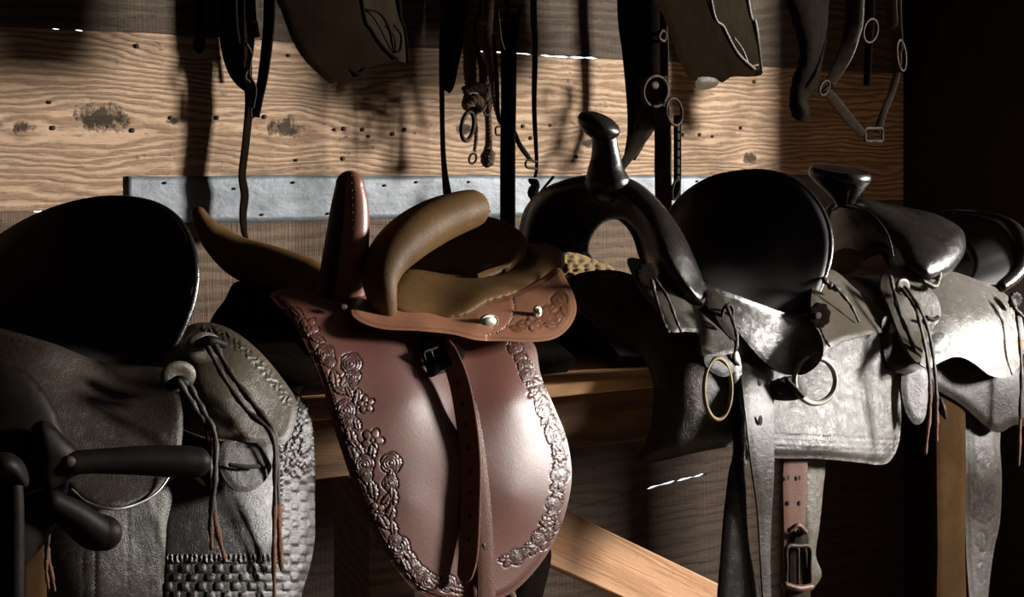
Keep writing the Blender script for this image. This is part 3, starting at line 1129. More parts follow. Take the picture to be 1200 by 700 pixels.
flap('rear_jockey', [(190, 425), (214, 388), (240, 378), (270, 386), (300, 408), (325, 436), (347, 470), (345, 500), (332, 520), (300, 520), (262, 517), (225, 508), (200, 480)],
     [(200, 400, .165), (240, 378, .16), (290, 400, .195), (330, 440, .215), (345, 475, .235), (230, 440, .220), (280, 450, .235), (320, 515, .262), (260, 517, .262), (205, 480, .222)],
     TAN, A_, h=2.6, thick=.006, edge=4, drop=.003, disp=braid)
pl = flap('latigo_keeper', [(262, 518), (290, 520), (317, 520), (320, 542), (312, 562), (296, 575), (280, 577), (266, 566), (257, 546)],
          [(260, 520, .272), (318, 520, .268), (290, 577, .287), (258, 546, .28), (320, 545, .275)], GRY, A_, h=3, thick=.005, edge=3, drop=.0015, disp=border(4, 1))
tube('slot', [(270, 545, .283, 2.6), (285, 547, .285, 2.6), (303, 547, .283, 2.6)], HOLE, pl, nseg=8, flatn=.5, up=NN)
ring('dee_ring', 215, 577, .254, 25, 22, 3.4, BRASS, A_)
flap('fender', [(22, 560), (60, 568), (110, 590), (196, 570), (195, 620), (192, 680), (188, 745), (24, 745)],
     [(22, 570, .24), (195, 580, .265), (110, 600, .275), (22, 740, .26), (190, 740, .275), (110, 700, .29)], GRY, A_, h=3.2, thick=.006, edge=4, drop=.003,
     disp=lambda x, y, d, arc: (-.0012 * (groove(x - 112, 1.5) + groove(x - 150, 1.5) * (.5 + .5 * np.sin(y * .8)) + groove(x - 182, 1) * (.5 + .5 * np.sin(y * .8)) + groove(x - 98, 1.2) * (.5 + .5 * np.sin(y))), np.clip(groove(x - 112, 1.2) + groove(x - 150, 1.2) * .7, 0, 1)))
flap('seat_jockey', [(-60, 372), (0, 385), (60, 402), (120, 424), (183, 428), (204, 448), (213, 476), (214, 510), (208, 540), (194, 568), (172, 586), (145, 596), (118, 595), (92, 584), (60, 556), (-30, 520), (-70, 450)],
     [(-60, 400, .165), (60, 405, .195), (130, 425, .185), (185, 430, .20), (213, 480, .245), (213, 520, .26), (100, 480, .235), (20, 470, .23), (194, 568, .285), (130, 595, .30), (60, 550, .27), (-30, 520, .25)],
     DRK, A_, h=3, thick=.007, edge=4, drop=.003, disp=stitched(9, 4))
flap('stirrup_leather', [(27, 600), (50, 596), (54, 640), (52, 745), (26, 745)], [(27, 600, .29), (52, 600, .29), (40, 740, .30), (27, 740, .297), (52, 740, .297)], OLIVE, A_, h=4, thick=.004, edge=3)
rosette(208, 441, .238, 18, TAN, A_, scallop=0)
rosette(238, 408, .208, 19, TAN, A_, scallop=0)
tube('string_knot', [(200, 452, .252, 7), (212, 448, .256, 8), (222, 458, .252, 6)], BLK, A_, nseg=10)
tube('string_knot', [(232, 403, .222, 5), (246, 400, .226, 7), (262, 404, .222, 5)], BLK, A_, nseg=10)
saddle_string([(210, 448, .262), (228, 478, .268), (243, 506, .275), (247, 560, .292), (252, 610, .296), (263, 654, .296)], A_, .30, 4.2)
saddle_string([(222, 452, .260), (238, 482, .27), (252, 512, .28), (252, 562, .30), (247, 606, .302), (248, 642, .302)], A_, .22, 4.0, seed=3)
saddle_string([(250, 402, .228), (272, 440, .245), (300, 478, .262), (321, 510, .275), (325, 570, .28), (328, 640, .285), (330, 668, .285)], A_, .33, 4.2, seed=5)
saddle_string([(240, 400, .226), (262, 442, .245), (290, 482, .262), (319, 512, .278), (322, 572, .284), (321, 650, .288), (322, 745, .288)], A_, .33, 3.4, seed=6)
saddle_string([(53, 622, .31), (56, 650, .31), (64, 692, .31)], A_, .75, 3.2, seed=8)
saddle_string([(57, 624, .312), (54, 664, .312), (57, 690, .312)], A_, .6, 2.6, seed=9)

# ================================================================== dark frame in the foreground at the far left
B0 = thing('pack_frame', 'dark rounded wooden frame with stubby round arms in the bottom left corner', 'pack frame', Q(30, 690, .40))
def discd(x, y, d, arc):
    return .006 * np.exp(-(np.hypot(x - 74, y - 541) / 30) ** 2), np.zeros_like(x)


tube('jockey_highlight', [(84, 574, .283, 1.6), (104, 590, .292, 1.8), (132, 597, .303, 1.8), (160, 591, .299, 1.8), (184, 577, .293, 1.6), (200, 556, .285, 1.4)], STEEL, A_, nseg=8)  # steel bead standing in for the highlight on the seat jockey's lower edge
pillow('frame_plate', [(-60, 420), (-10, 418), (20, 428), (46, 450), (64, 478), (78, 512), (82, 550), (76, 590), (60, 625), (38, 655), (10, 680), (-50, 690), (-90, 560)],
       [(-60, 430, .34), (20, 430, .36), (80, 530, .38), (70, 600, .38), (10, 670, .385), (-60, 680, .38)], BWOOD, B0, h=5, infl=.020, power=.35)
pillow('hub', [(40, 498), (56, 494), (76, 512), (100, 536), (98, 552), (80, 562), (58, 574), (40, 560), (34, 525)], [(40, 500, .40), (98, 545, .40), (50, 570, .40), (70, 530, .405)], BWOOD, B0, h=4, infl=.014, power=.4)
dome('bolt', 79, 541, .425, 7, 7, .006, mat=IRON, parent=B0)
tube('arm', [(80, 543, .41, 14), (110, 541, .41, 14.5), (160, 540, .41, 17), (205, 541, .41, 19), (229, 542, .41, 18.5)], BWOOD, B0, nseg=24)
tube('arm', [(58, 588, .395, 15), (84, 604, .39, 19), (108, 622, .385, 22), (122, 625, .385, 21)], BWOOD, B0, nseg=24)
tube('upright', [(11, 560, .44, 15), (12, 600, .44, 16), (12, 660, .44, 16), (12, 760, .44, 16)], BWOOD, B0, nseg=24)
pillow('upright_cap', [(-14, 536), (8, 530), (26, 540), (34, 560), (30, 572), (8, 566), (-16, 568)], [(-14, 536, .44), (30, 560, .44), (0, 568, .44), (10, 545, .445)], BWOOD, B0, h=4, infl=.022)

# ================================================================== side saddle
B_ = thing('side_saddle', 'chestnut side saddle with carved rose skirt and curved leaping horn', 'saddle', Q(480, 455, 0.0), 'saddles in a row on the shelf')
underbody('saddle_tree', (300, 430), (640, 430), 0, 398, BLK, B_, wr=.165, drop=.14)
flap('far_skirt', [(284, 330), (268, 352), (250, 380), (246, 420), (256, 470), (300, 500), (380, 480), (400, 400), (380, 370), (330, 340)],
     [(284, 330, -.02), (250, 380, -.10), (246, 430, -.13), (300, 500, -.10), (400, 400, .02), (380, 480, -.05)], BLK, B_, h=6, thick=.012)
# rose garlands
gl = [('leaf', 352, 378, 15, .9), ('flower', 361, 384, 13, .2), ('leaf', 371, 397, 10, .4), ('leaf', 347, 366, 10, .6),
      ('leaf', 392, 445, 13, 1.3), ('leaf', 403, 449, 12, 1.9), ('leaf', 399, 458, 10, .3), ('rose', 380, 415, 11, .3), ('rose', 386, 424, 7, 1.2),
      ('rose', 411, 426, 12, 1.1), ('rose', 413, 441, 9, 2.2),
      ('leaf', 419, 468, 13, 1.6), ('flower', 428, 474, 11, .8), ('leaf', 409, 459, 9, 1.0),
      ('rose', 404, 481, 12, .4), ('rose', 408, 494, 9, 1.5), ('leaf', 418, 497, 9, 1.2),
      ('leaf', 411, 512, 13, 1.2), ('leaf', 418, 524, 12, .8), ('leaf', 413, 532, 13, 1.1),
      ('flower', 436, 516, 14, .1), ('leaf', 436, 530, 10, 1.5), ('leaf', 429, 540, 9, 2.4),
      ('rose', 426, 545, 12, 2.0), ('leaf', 430, 562, 11, 1.2), ('leaf', 437, 575, 13, 1.3), ('rose', 428, 556, 8, .2),
      ('rose', 458, 543, 12, .9), ('leaf', 458, 560, 11, 1.7), ('rose', 457, 567, 9, .3), ('leaf', 460, 583, 13, 1.5), ('leaf', 452, 588, 11, 2.0), ('leaf', 457, 603, 13, 1.8),
      ('flower', 441, 600, 12, .6), ('leaf', 450, 612, 13, .9), ('leaf', 461, 620, 10, 1.4),
      ('rose', 467, 642, 13, .2), ('rose', 463, 634, 8, .9), ('leaf', 480, 652, 11, .7), ('rose', 483, 664, 9, .9), ('leaf', 476, 663, 10, 1.0), ('rose', 492, 674, 10, 1.9), ('rose', 501, 682, 11, .7), ('leaf', 515, 682, 12, .3), ('rose', 524, 684, 10, 2.9), ('leaf', 537, 690, 12, .1)]
gr = garland([(602, 408), (612, 425), (622, 445), (634, 470), (643, 495), (652, 520), (655, 545), (653, 575), (646, 605), (636, 630), (618, 646), (598, 655), (585, 662)], 11.5, 9.5, seed=4)


def rose_extra(x, y, d, arc):
    g = groove(d - 5, 1.0) + .6 * groove(d - 8, .8)
    return -.0008 * g + .0006 * np.exp(-(d / 3) ** 2), np.clip(g * .8, 0, 1)


flap('skirt', [(318, 346), (342, 374), (362, 412), (378, 450), (392, 498), (408, 548), (426, 596), (446, 638), (468, 672), (492, 696), (530, 708), (562, 708), (598, 696), (628, 668), (650, 634), (664, 596), (670, 556), (664, 514), (650, 478), (634, 440), (626, 404), (600, 388), (540, 376), (470, 366), (400, 356), (350, 340)],
     [(330, 350, .115), (345, 378, .15), (400, 365, .14), (480, 375, .16), (545, 400, .165), (600, 395, .168), (390, 495, .218), (370, 430, .192), (430, 470, .214), (480, 470, .219), (530, 480, .215), (600, 470, .221), (650, 480, .210), (426, 596, .243), (480, 590, .249), (530, 590, .245), (600, 580, .251), (668, 560, .232), (480, 685, .260), (540, 705, .262), (600, 695, .257), (650, 630, .245)],
     ROSE, B_, h=1.25, thick=.006, edge=5, drop=.004, disp=tooling(gl + gr, .0016, rose_extra))
# stirrup leather with holes
sl = MB()
P, sd, nn = strap_mb(sl, [(514, 398, .185, 20), (526, 416, .208, 22), (538, 448, .222, 24), (546, 490, .234, 25), (551, 540, .246, 25), (551, 600, .257, 24), (549, 650, .266, 23), (545, 674, .269, 19), (543, 682, .269, 9)], thick=.004, nper=8)
sl_o = sl.build('stirrup_leather', leather('red_brown_strap_leather', (.20, .07, .045), (.16, .055, .036), .42, .08, .2, .5, .1), B_, sharp=40)
for (x, y) in [(530, 424), (537, 449), (542, 474), (546, 499), (549, 526), (551, 553), (552, 578), (551, 606), (550, 633)]:
    ww = float(np.interp(y, [398, 416, 448, 490, 540, 600, 650], [.185, .208, .222, .234, .246, .257, .266])) + .0024
    dome('punched_hole', x, y, ww, 2.6, 2.6, .0008, mat=HOLE, parent=sl_o, n=12)
flap('stirrup_hanger', [(556, 470), (564, 500), (570, 540), (576, 600), (579, 660), (580, 740), (562, 740), (560, 660), (556, 600), (553, 530)],
     [(556, 480, .236), (572, 560, .254), (555, 560, .253), (578, 700, .272), (560, 700, .270)], PINK, B_, h=3.5, thick=.003, edge=3, drop=.001)
buckle(509, 424, .200, 18, 26, 2.4, IRON, B_, tilt=-.35)
flap('buckle_guard', [(494, 396), (520, 396), (534, 404), (545, 412), (540, 425), (524, 430), (508, 440), (498, 425)], [(494, 400, .188), (540, 415, .215), (508, 440, .215)], BLK, B_, h=4, thick=.003)
flap('girth_strap', [(612, 660), (640, 640), (646, 655), (636, 700), (626, 745), (606, 745)], [(612, 660, .17), (640, 650, .17), (620, 740, .18)], BLKM, B_, h=5, thick=.005)
saddle_string([(566, 640, .262), (572, 680, .262), (580, 745, .262)], B_, .6, 5)
tube('rope_tassel', [(590, 688, .20, 6), (598, 705, .20, 9), (600, 745, .20, 11)], ROPE, B_, nseg=12, rough=.001)

# seat jockey, tooled at the rear
sj = [('leaf', 612, 380, 10, -.3), ('flower', 624, 378, 10, .5), ('leaf', 634, 372, 11, -.6), ('rose', 642, 368, 10, .5), ('leaf', 650, 360, 11, -.9), ('rose', 655, 352, 9, .5), ('leaf', 654, 372, 8, 1.9), ('leaf', 645, 380, 9, 0), ('leaf', 660, 364, 7, 1.4), ('leaf', 603, 385, 7, .3)]


def sj_extra(x, y, d, arc):
    g = groove(d - 4, .9)
    seam = groove(np.hypot(x - 570, y - 360) - 32, 1.1) * (x > 580) * (y > 345)
    return -.0007 * g - .0012 * seam + .0025 * ((np.hypot(x - 570, y - 360) < 32) | (x < 570)), np.clip(g * .6 + seam, 0, 1)


flap('seat_jockey', [(412, 366), (424, 378), (450, 386), (490, 388), (530, 392), (560, 399), (590, 400), (625, 401), (650, 397), (666, 385), (675, 368), (674, 350), (664, 328), (654, 314), (630, 330), (580, 350), (500, 352), (450, 345), (420, 350)],
     [(415, 368, .16), (450, 350, .12), (540, 352, .12), (640, 330, .12), (656, 316, .11), (674, 350, .165), (668, 385, .20), (630, 400, .215), (570, 398, .21), (500, 388, .20), (440, 383, .185), (560, 375, .18), (630, 365, .175)],
     RUST, B_, h=1.6, thick=.005, edge=3, drop=.002, disp=tooling(sj, .0012, sj_extra, .0010))
dome('concho', 572, 377, .188, 11, 9, .006, mat=SILV, parent=B_, prof=[(1, 0), (1, .3), (.9, .5), (.82, .3), (.62, .35), (.6, .8), (.4, 1.0)])
dome('concho', 629, 365, .180, 5, 7, .006, mat=SILV, parent=B_, prof=[(1, 0), (1, .3), (.9, .5), (.8, .3), (.6, .35), (.55, .8), (.3, 1.0)])
dome('screw_head', 401, 360, .15, 5, 4, .004, mat=IRON, parent=B_)

# seat
pillow('seat', [(455, 330), (480, 316), (530, 322), (575, 322), (604, 310), (618, 298), (612, 288), (636, 285), (656, 291), (662, 304), (655, 322), (630, 338), (600, 348), (572, 356), (548, 370), (520, 377), (490, 374), (460, 364), (446, 348)],
       [(450, 345, .08), (530, 330, .05), (604, 312, .03), (640, 288, .01), (659, 306, .04), (630, 338, .105), (570, 356, .14), (510, 375, .15), (460, 362, .13)], SUEDE, B_, h=3, infl=.030, power=.5, rpx=18)
tube('seat_binding', [(556, 372, .165, 3), (592, 358, .150, 3), (622, 346, .13, 3), (644, 334, .10, 3), (656, 320, .07, 3)], DSUEDE, B_, nseg=8)
patch('cantle_dish', [
    [(470, 320, -.10), (492, 290, -.13), (520, 272, -.13), (552, 262, -.10), (580, 263, -.07), (604, 275, -.03), (617, 294, .01), (612, 306, .03), (596, 318, .05)],
    [(455, 330, -.08), (478, 312, -.10), (505, 300, -.10), (535, 294, -.08), (560, 294, -.05), (580, 300, -.02), (590, 308, .01), (588, 316, .03), (575, 324, .06)],
    [(440, 342, -.03), (460, 335, -.04), (485, 330, -.04), (510, 328, -.02), (530, 328, 0), (545, 328, .02), (555, 328, .04), (560, 328, .05), (560, 330, .07)],
], SUEDE, B_, thick=.02)
tube('cantle_rim', [(492, 290, -.13, 6), (520, 273, -.13, 8), (552, 263, -.10, 9), (580, 266, -.07, 10), (602, 279, -.03, 11), (610, 294, .0, 11), (604, 308, .03, 9), (590, 320, .05, 7)], SUEDE, B_, nseg=16, nper=8)

# horns
def side_mat(t, a):
    return 0


tube('near_horn', [(233, 251, -.13, 9), (240, 264, -.125, 13), (256, 283, -.115, 19), (284, 303, -.09, 25), (325, 318, -.05, 28), (362, 334, -.01, 31), (396, 350, .05, 31), (428, 366, .09, 24)], SUEDE, B_, nseg=24, nper=8, flatn=.8, up=NN)
# upright horn: smooth front half and suede back half joined by a studded seam
mb = MB()
S = spline([(410, 217, .09, 17), (410, 240, .09, 22), (408, 270, .09, 25), (405, 300, .09, 27), (402, 330, .085, 29), (398, 358, .08, 31)], 8)
P = Q(S[:, 0], S[:, 1], S[:, 2]); R = S[:, 3] * depth(S[:, 0], S[:, 2]) / F
XR = np.array([1.0, -.15, 0])
tube_world(mb, P, R, 32, 0.9, np.array([0, -1.0, 0]), 0, mifn=lambda t, a: 1 if math.cos(a) > -.05 else 0)
uh = mb.build('upright_horn', [DSUEDE, leather('smooth_red_brown', (.20, .08, .055), (.17, .065, .045), .38, .06, .15, .25, .06)], B_, sharp=50)
for i in range(13):
    t = i / 12
    y = 206 + 104 * t
    x = 411 - .2 * t + 2.5 * math.sin(t * 2)
    d_ = float(depth(x, .09)) - float(np.interp(y, [200, 217, 240, 270, 300, 330], [9, 16, 21.5, 25, 27, 29])) * 0.93 * float(depth(x, .09)) / F
    c0 = np.array([(x - 600) * d_ / F, d_, CAMZ - (y - HOR) * d_ / F])
    mb = MB(); tube_world(mb, np.array([c0 - [0, .001, 0], c0 + [0, -.0012, 0]]), np.array([.0026, .0020]), 8)
    mb.build('stud', IRON, uh)
lh = tube('leaping_horn', [(450, 362, .15, 15.5), (447, 345, .15, 18.5), (446, 325, .14, 22), (456, 301, .125, 26), (480, 278, .11, 28.5), (510, 260, .10, 27.5), (535, 250, .095, 25), (551, 245, .09, 23)], SUEDE, B_, nseg=28, nper=8)

# ================================================================== fleece and black western saddle
C_ = thing('western_saddle', 'black western saddle with tall horn and open arched fork in the middle of the row', 'saddle', Q(850, 420, 0.0), 'saddles in a row on the shelf')
underbody('saddle_tree', (690, 400), (1010, 400), 0, 352, BLK, C_, wr=.15, drop=.16)
pillow('fleece_lining', [(655, 300), (672, 296), (700, 305), (716, 312), (730, 330), (716, 345), (690, 352), (672, 340), (658, 322)], [(655, 310, -.02), (700, 305, -.02), (730, 330, .02), (680, 348, .02)], FLEECE, C_, h=3, infl=.012,
       disp=lambda x, y, d, arc: (.003 * np.sin(x * .5 + 2 * np.sin(y * .3)) * np.sin(y * .6), np.zeros_like(x)))
pillow('fork', [(613, 290), (615, 262), (624, 238), (645, 218), (680, 206), (718, 205), (748, 214), (775, 238), (798, 270), (815, 305), (827, 340), (822, 358), (800, 352), (772, 330), (757, 306), (750, 284), (742, 270), (730, 260), (716, 258), (704, 264), (694, 277), (690, 292), (696, 308), (680, 312), (650, 306), (628, 300)],
       [(615, 285, -.17), (625, 240, -.13), (650, 218, -.08), (700, 206, -.01), (690, 295, -.12), (700, 264, -.07), (720, 258, -.02), (745, 275, .05), (760, 308, .10), (750, 214, .04), (790, 255, .10), (820, 330, .15), (800, 350, .16)],
       BLKS, C_, h=2.6, infl=.042, power=.5, rpx=36)
mb = MB()
axis = [(711, 212, .015, 27), (710, 200, .015, 22), (710, 186, .015, 18), (709, 172, .015, 15.5), (708, 160, .015, 15)]
tube_mb(mb, axis, nseg=28, nper=6)
hn = mb.build('horn', BLKS, C_)
mb = MB()
c0 = Q(702, 146, .015); k = float(depth(702, .015) / F)
tl = math.radians(24)
ux = np.array([math.cos(tl), 0, -math.sin(tl)]); uz = np.array([math.sin(tl), -.25, math.cos(tl)]); uz /= np.linalg.norm(uz); uy = np.cross(uz, ux)
prof = [(.30, -1.3), (.6, -1.05), (.9, -.55), (1.0, -.1), (.98, .2), (.86, .5), (.6, .75), (.3, .88)]
n = 40; rows = []
for r, hh in prof:
    a = np.arange(n) * 2 * math.pi / n
    rows.append(c0 + k * (26.5 * r * (np.cos(a)[:, None] * ux + np.sin(a)[:, None] * uy) + 13 * hh * uz))
V = np.concatenate(rows + [[c0 + k * 13 * .92 * uz]])
Fs = [(i * n + j, i * n + (j + 1) % n, (i + 1) * n + (j + 1) % n, (i + 1) * n + j) for i in range(len(prof) - 1) for j in range(n)]
Fs += [((len(prof) - 1) * n + j, (len(prof) - 1) * n + (j + 1) % n, len(prof) * n) for j in range(n)] + [tuple(range(n))[::-1]]
mb.add(V, Fs); mb.build('horn_cap', BLKS, C_)
# seat dish and cantle
patch('seat', [
    [(778, 262, -.17), (800, 232, -.15), (832, 211, -.10), (868, 203, -.05), (900, 203, 0), (930, 213, .045), (955, 236, .085), (970, 268, .115), (971, 302, .135), (960, 338, .145), (944, 372, .15)],
    [(770, 290, -.16), (788, 264, -.14), (812, 247, -.10), (840, 240, -.055), (868, 242, -.01), (892, 254, .035), (910, 274, .07), (920, 300, .095), (922, 326, .115), (916, 350, .13), (904, 374, .14)],
    [(758, 315, -.13), (772, 298, -.11), (790, 288, -.08), (812, 285, -.04), (834, 289, 0), (852, 299, .035), (866, 314, .065), (874, 332, .09), (876, 350, .11), (872, 364, .125), (864, 378, .135)],
    [(735, 330, -.09), (748, 322, -.08), (762, 317, -.06), (778, 315, -.03), (793, 318, 0), (806, 324, .035), (816, 332, .065), (822, 340, .09), (826, 348, .105), (826, 354, .115), (822, 360, .125)],
], SEATB, C_, thick=.012)
tube('cantle_binding', [(778, 262, -.17, 4), (800, 232, -.15, 4), (832, 211, -.10, 4), (868, 203, -.05, 4), (900, 203, 0, 4.2), (930, 213, .045, 4.5), (955, 236, .085, 4.8), (970, 268, .115, 5), (971, 302, .135, 5), (960, 338, .145, 4.6), (944, 372, .15, 4)], BLKS, C_, nseg=12, nper=8)
# skirts
flap('front_skirt', [(664, 330), (690, 318), (735, 320), (790, 350), (840, 385), (872, 400), (872, 530), (860, 524), (830, 528), (795, 536), (765, 542), (746, 540), (756, 520), (764, 490), (766, 455), (758, 428), (740, 405), (700, 380), (672, 355)],
     [(664, 335, .04), (735, 325, .09), (700, 378, .09), (745, 405, .14), (766, 455, .195), (750, 540, .205), (800, 450, .225), (800, 535, .24), (868, 410, .225), (868, 525, .245), (780, 370, .17)], leather('brown_grey_skirt', (.045, .036, .027), (.065, .053, .04), .4, .12, .3, .2, .4), C_, h=3, thick=.010, edge=10, drop=.010, disp=stitched(9, 4))
flap('skirt', [(868, 395), (905, 405), (950, 400), (1000, 378), (1030, 374), (1048, 392), (1052, 440), (1056, 480), (1054, 515), (1045, 538), (1032, 545), (1005, 542), (960, 538), (905, 537), (866, 532)],
     [(870, 400, .175), (950, 400, .17), (1030, 392, .172), (1052, 400, .165), (1055, 460, .165), (1050, 530, .178), (1010, 470, .195), (960, 470, .215), (890, 470, .215), (1000, 540, .225), (940, 535, .24), (875, 530, .235)],
     leather('grey_scuffed_leather', (.07, .062, .054), (.105, .095, .082), .38, .24, .3, .26, .6, antique=(.015, .012, .01), scuff=.5, scuffcol=(.04, .035, .03)), C_, h=2.2, thick=.009, edge=8, drop=.009,
     disp=both(lambda x, y, d, arc: (-.0010 * (groove(y - 516 - (x - 905) * .05, 1.2) * (.6 + .4 * np.sin(x * 1.5)) + groove(y - 523 - (x - 905) * .05, 1) + groove(y - 509 - (x - 905) * .05, 1)) * (x > 905), .6 * groove(y - 516 - (x - 905) * .05, 1.2) * (x > 905)), border(5, 1)))
flap('front_jockey', [(737, 306), (752, 304), (768, 316), (795, 345), (828, 372), (850, 392), (862, 410), (846, 417), (826, 419), (821, 404), (818, 391), (800, 389), (786, 388), (770, 362), (752, 340)],
     [(737, 306, .12), (770, 320, .15), (828, 372, .205), (862, 410, .245), (826, 419, .25), (790, 388, .225), (752, 342, .16)], GRYL, C_, h=2.4, thick=.006, edge=3, drop=.002)
flap('rear_jockey', [(955, 322), (972, 316), (985, 322), (1002, 338), (1030, 360), (1048, 373), (1057, 382), (1042, 388), (1015, 393), (990, 399), (972, 408), (962, 418), (956, 408), (950, 370)],
     [(955, 325, .13), (972, 317, .115), (1030, 360, .13), (1057, 382, .145), (1010, 394, .205), (962, 416, .235), (950, 370, .19), (1000, 365, .165)], TAN, C_, h=2.4, thick=.006, edge=3, drop=.002)
flap('seat_jockey', [(822, 330), (840, 338), (868, 348), (905, 362), (940, 374), (956, 384), (964, 400), (964, 418), (954, 432), (938, 440), (918, 438), (898, 426), (878, 405), (858, 380), (838, 356), (826, 344)],
     [(822, 335, .170), (868, 350, .190), (930, 374, .20), (958, 386, .235), (966, 410, .285), (955, 432, .28), (922, 405, .224), (930, 440, .252), (895, 425, .240), (858, 380, .210), (890, 385, .214)],
     leather('oiled_black_seat', (.030, .026, .022), (.045, .04, .034), .27, .12, .2, .7, .35, scuff=.3, scuffcol=(.10, .09, .08)), C_, h=2.2, thick=.006, edge=3, drop=.0, disp=lambda x, y, d, arc: (.002 * np.exp(-(d / 3) ** 2), np.zeros_like(x)))
flap('fork_cover', [(826, 334), (836, 338), (848, 352), (858, 375), (864, 396), (858, 398), (846, 384), (836, 366), (828, 350)], [(828, 336, .17), (850, 350, .20), (864, 396, .255), (830, 352, .20), (846, 384, .24)], GRY, C_, h=2.4, thick=.004)
rosette(757, 322, .185, 14, BLKM, C_, scallop=12)
rosette(959, 370, .215, 15, BLKM, C_, scallop=8)
dome('rosette_hole', 959, 370, .222, 4, 4, .0008, mat=HOLE, parent=C_, n=12)
ring('string_loop', 852, 370, .225, 6, 13, 2.2, STRG, C_, tilt=.2)
saddle_string([(764, 330, .20), (770, 352, .21), (778, 378, .222), (783, 388, .23)], C_, 0, 3.4, seed=2)
saddle_string([(768, 328, .20), (782, 348, .215), (792, 374, .228), (798, 388, .235)], C_, 0, 2.6, seed=4)
saddle_string([(852, 360, .235), (860, 380, .25), (864, 400, .26), (860, 420, .262), (866, 428, .262)], C_, 0, 3.0, seed=6)
saddle_string([(966, 326, .15), (980, 338, .17), (996, 356, .18), (1006, 376, .188)], C_, 0, 2.6, seed=7)
saddle_string([(966, 328, .16), (974, 336, .165), (984, 340, .165)], C_, 0, 4, seed=8)
saddle_string([(962, 386, .22), (966, 396, .24), (972, 406, .25)], C_, 0, 3, seed=9)
for (x, y, wd, a) in ((841, 456, .262, 0),):
    ring('dee_ring', x, y, wd, 16, 36, 2.6, BRASS, C_)
flap('ring_keeper', [(828, 416), (852, 416), (862, 424), (860, 436), (848, 442), (834, 436), (826, 426)], [(828, 416, .262), (860, 425, .262), (845, 442, .268)], DRK, C_, h=3, thick=.004)
ring('dee_ring', 955, 446, .262, 24, 27, 3.4, STEEL, C_)
tube('ring_strap', [(922, 446, .262, 3), (932, 456, .268, 3.4), (940, 464, .27, 3.4)], IRON, C_, nseg=10)
flap('ring_keeper', [(905, 448), (932, 441), (946, 452), (942, 466), (920, 470), (905, 466)], [(905, 450, .25), (945, 455, .262), (920, 470, .258)], DRK, C_, h=3, thick=.004)
# hanging straps
flap('fender', [(852, 420), (866, 415), (872, 470), (874, 560), (878, 640), (895, 745), (846, 745), (848, 640), (856, 560), (862, 520)], [(860, 425, .245), (865, 560, .255), (850, 740, .26), (890, 740, .26)], BLKS, C_, h=4, thick=.008, edge=4, drop=.003)
flap('latigo', [(869, 396), (888, 392), (904, 404), (907, 440), (907, 500), (907, 560), (903, 640), (904, 745), (898, 745), (893, 680), (888, 600), (880, 540), (872, 470), (868, 430)],
     [(870, 396, .19), (904, 404, .19), (888, 432, .235), (890, 500, .272), (890, 600, .272), (900, 740, .274), (905, 560, .272)], GRY, C_, h=2.6, thick=.004, edge=3, drop=.0012, disp=stitched(4, 3.4))
for (x, y) in ((890, 449), (891, 493)):
    dome('punched_hole', x, y, .2735, 3, 6 if y > 460 else 4, .001, mat=HOLE, parent=C_, n=12)
bs = flap('billet_strap', [(920, 536), (945, 536), (944, 600), (942, 640), (948, 680), (946, 745), (922, 745), (920, 680), (919, 620)], [(920, 540, .22), (944, 540, .22), (930, 640, .225), (930, 740, .225)], PINK, C_, h=3, thick=.004, edge=3, drop=.001)
for y in (560, 590):
    for x in (924, 937):
        dome('punched_hole', x + 0, y, .2235, 1.8, 3, .0008, mat=HOLE, parent=bs, n=10)
flap('strap_end', [(936, 620), (946, 626), (948, 650), (950, 680), (946, 745), (922, 745), (926, 690), (926, 655), (930, 640)], [(936, 622, .232), (930, 740, .236), (948, 680, .236)], HARN, C_, h=3, thick=.004)
tube('keeper_loop', [(925, 622, .235, 3), (935, 616, .238, 3), (944, 624, .235, 3)], PINK, C_, nseg=8)
buckle(935, 664, .238, 26, 44, 2.6, IRON, C_)
tube('keeper_bar', [(920, 686, .242, 4), (935, 690, .246, 4), (950, 688, .242, 4)], PINK, C_, nseg=8)
flap('cinch_strap', [(942, 536), (966, 536), (964, 580), (960, 620), (956, 650), (963, 672), (958, 684), (948, 690), (944, 640)], [(942, 540, .20), (966, 540, .195), (950, 620, .205), (960, 680, .205)], TAN, C_, h=3, thick=.004, edge=3, drop=.002)

# ================================================================== right hand saddle
D_ = thing('western_saddle', 'small worn western saddle with flat broad horn cap near the right picture edge', 'saddle', Q(1110, 400, 0.0), 'saddles in a row on the shelf')
underbody('saddle_tree', (985, 400), (1210, 400), 0, 318, BLK, D_, wr=.14, drop=.14)
# horn
mb = MB()
c0 = Q(984, 207, .0); k = float(depth(984, 0) / F)
tl = math.radians(7)
ux = np.array([math.cos(tl), 0, -math.sin(tl)]); uz = np.array([math.sin(tl), -.14, math.cos(tl)]); uz /= np.linalg.norm(uz); uy = np.cross(uz, ux)
prof = [(.28, -3.2), (.34, -2.6), (.5, -1.9), (.78, -1.0), (.96, -.3), (1.0, .1), (.97, .5), (.90, .75), (.80, .70), (.5, .8), (.25, .85)]
n = 44; rows = []
for r, hh in prof:
    a = np.arange(n) * 2 * math.pi / n
    rows.append(c0 + k * (37 * r * (np.cos(a)[:, None] * ux + np.sin(a)[:, None] * uy) + 11 * hh * uz + (ux * 12 * max(0, -hh - .5) / 2.7)))
V = np.concatenate(rows + [[c0 + k * 11 * .87 * uz]])
Fs = [(i * n + j, i * n + (j + 1) % n, (i + 1) * n + (j + 1) % n, (i + 1) * n + j) for i in range(len(prof) - 1) for j in range(n)]
Fs += [((len(prof) - 1) * n + j, (len(prof) - 1) * n + (j + 1) % n, len(prof) * n) for j in range(n)] + [tuple(range(n))[::-1]]
mb.add(V, Fs); mb.build('horn', BLKS, D_)
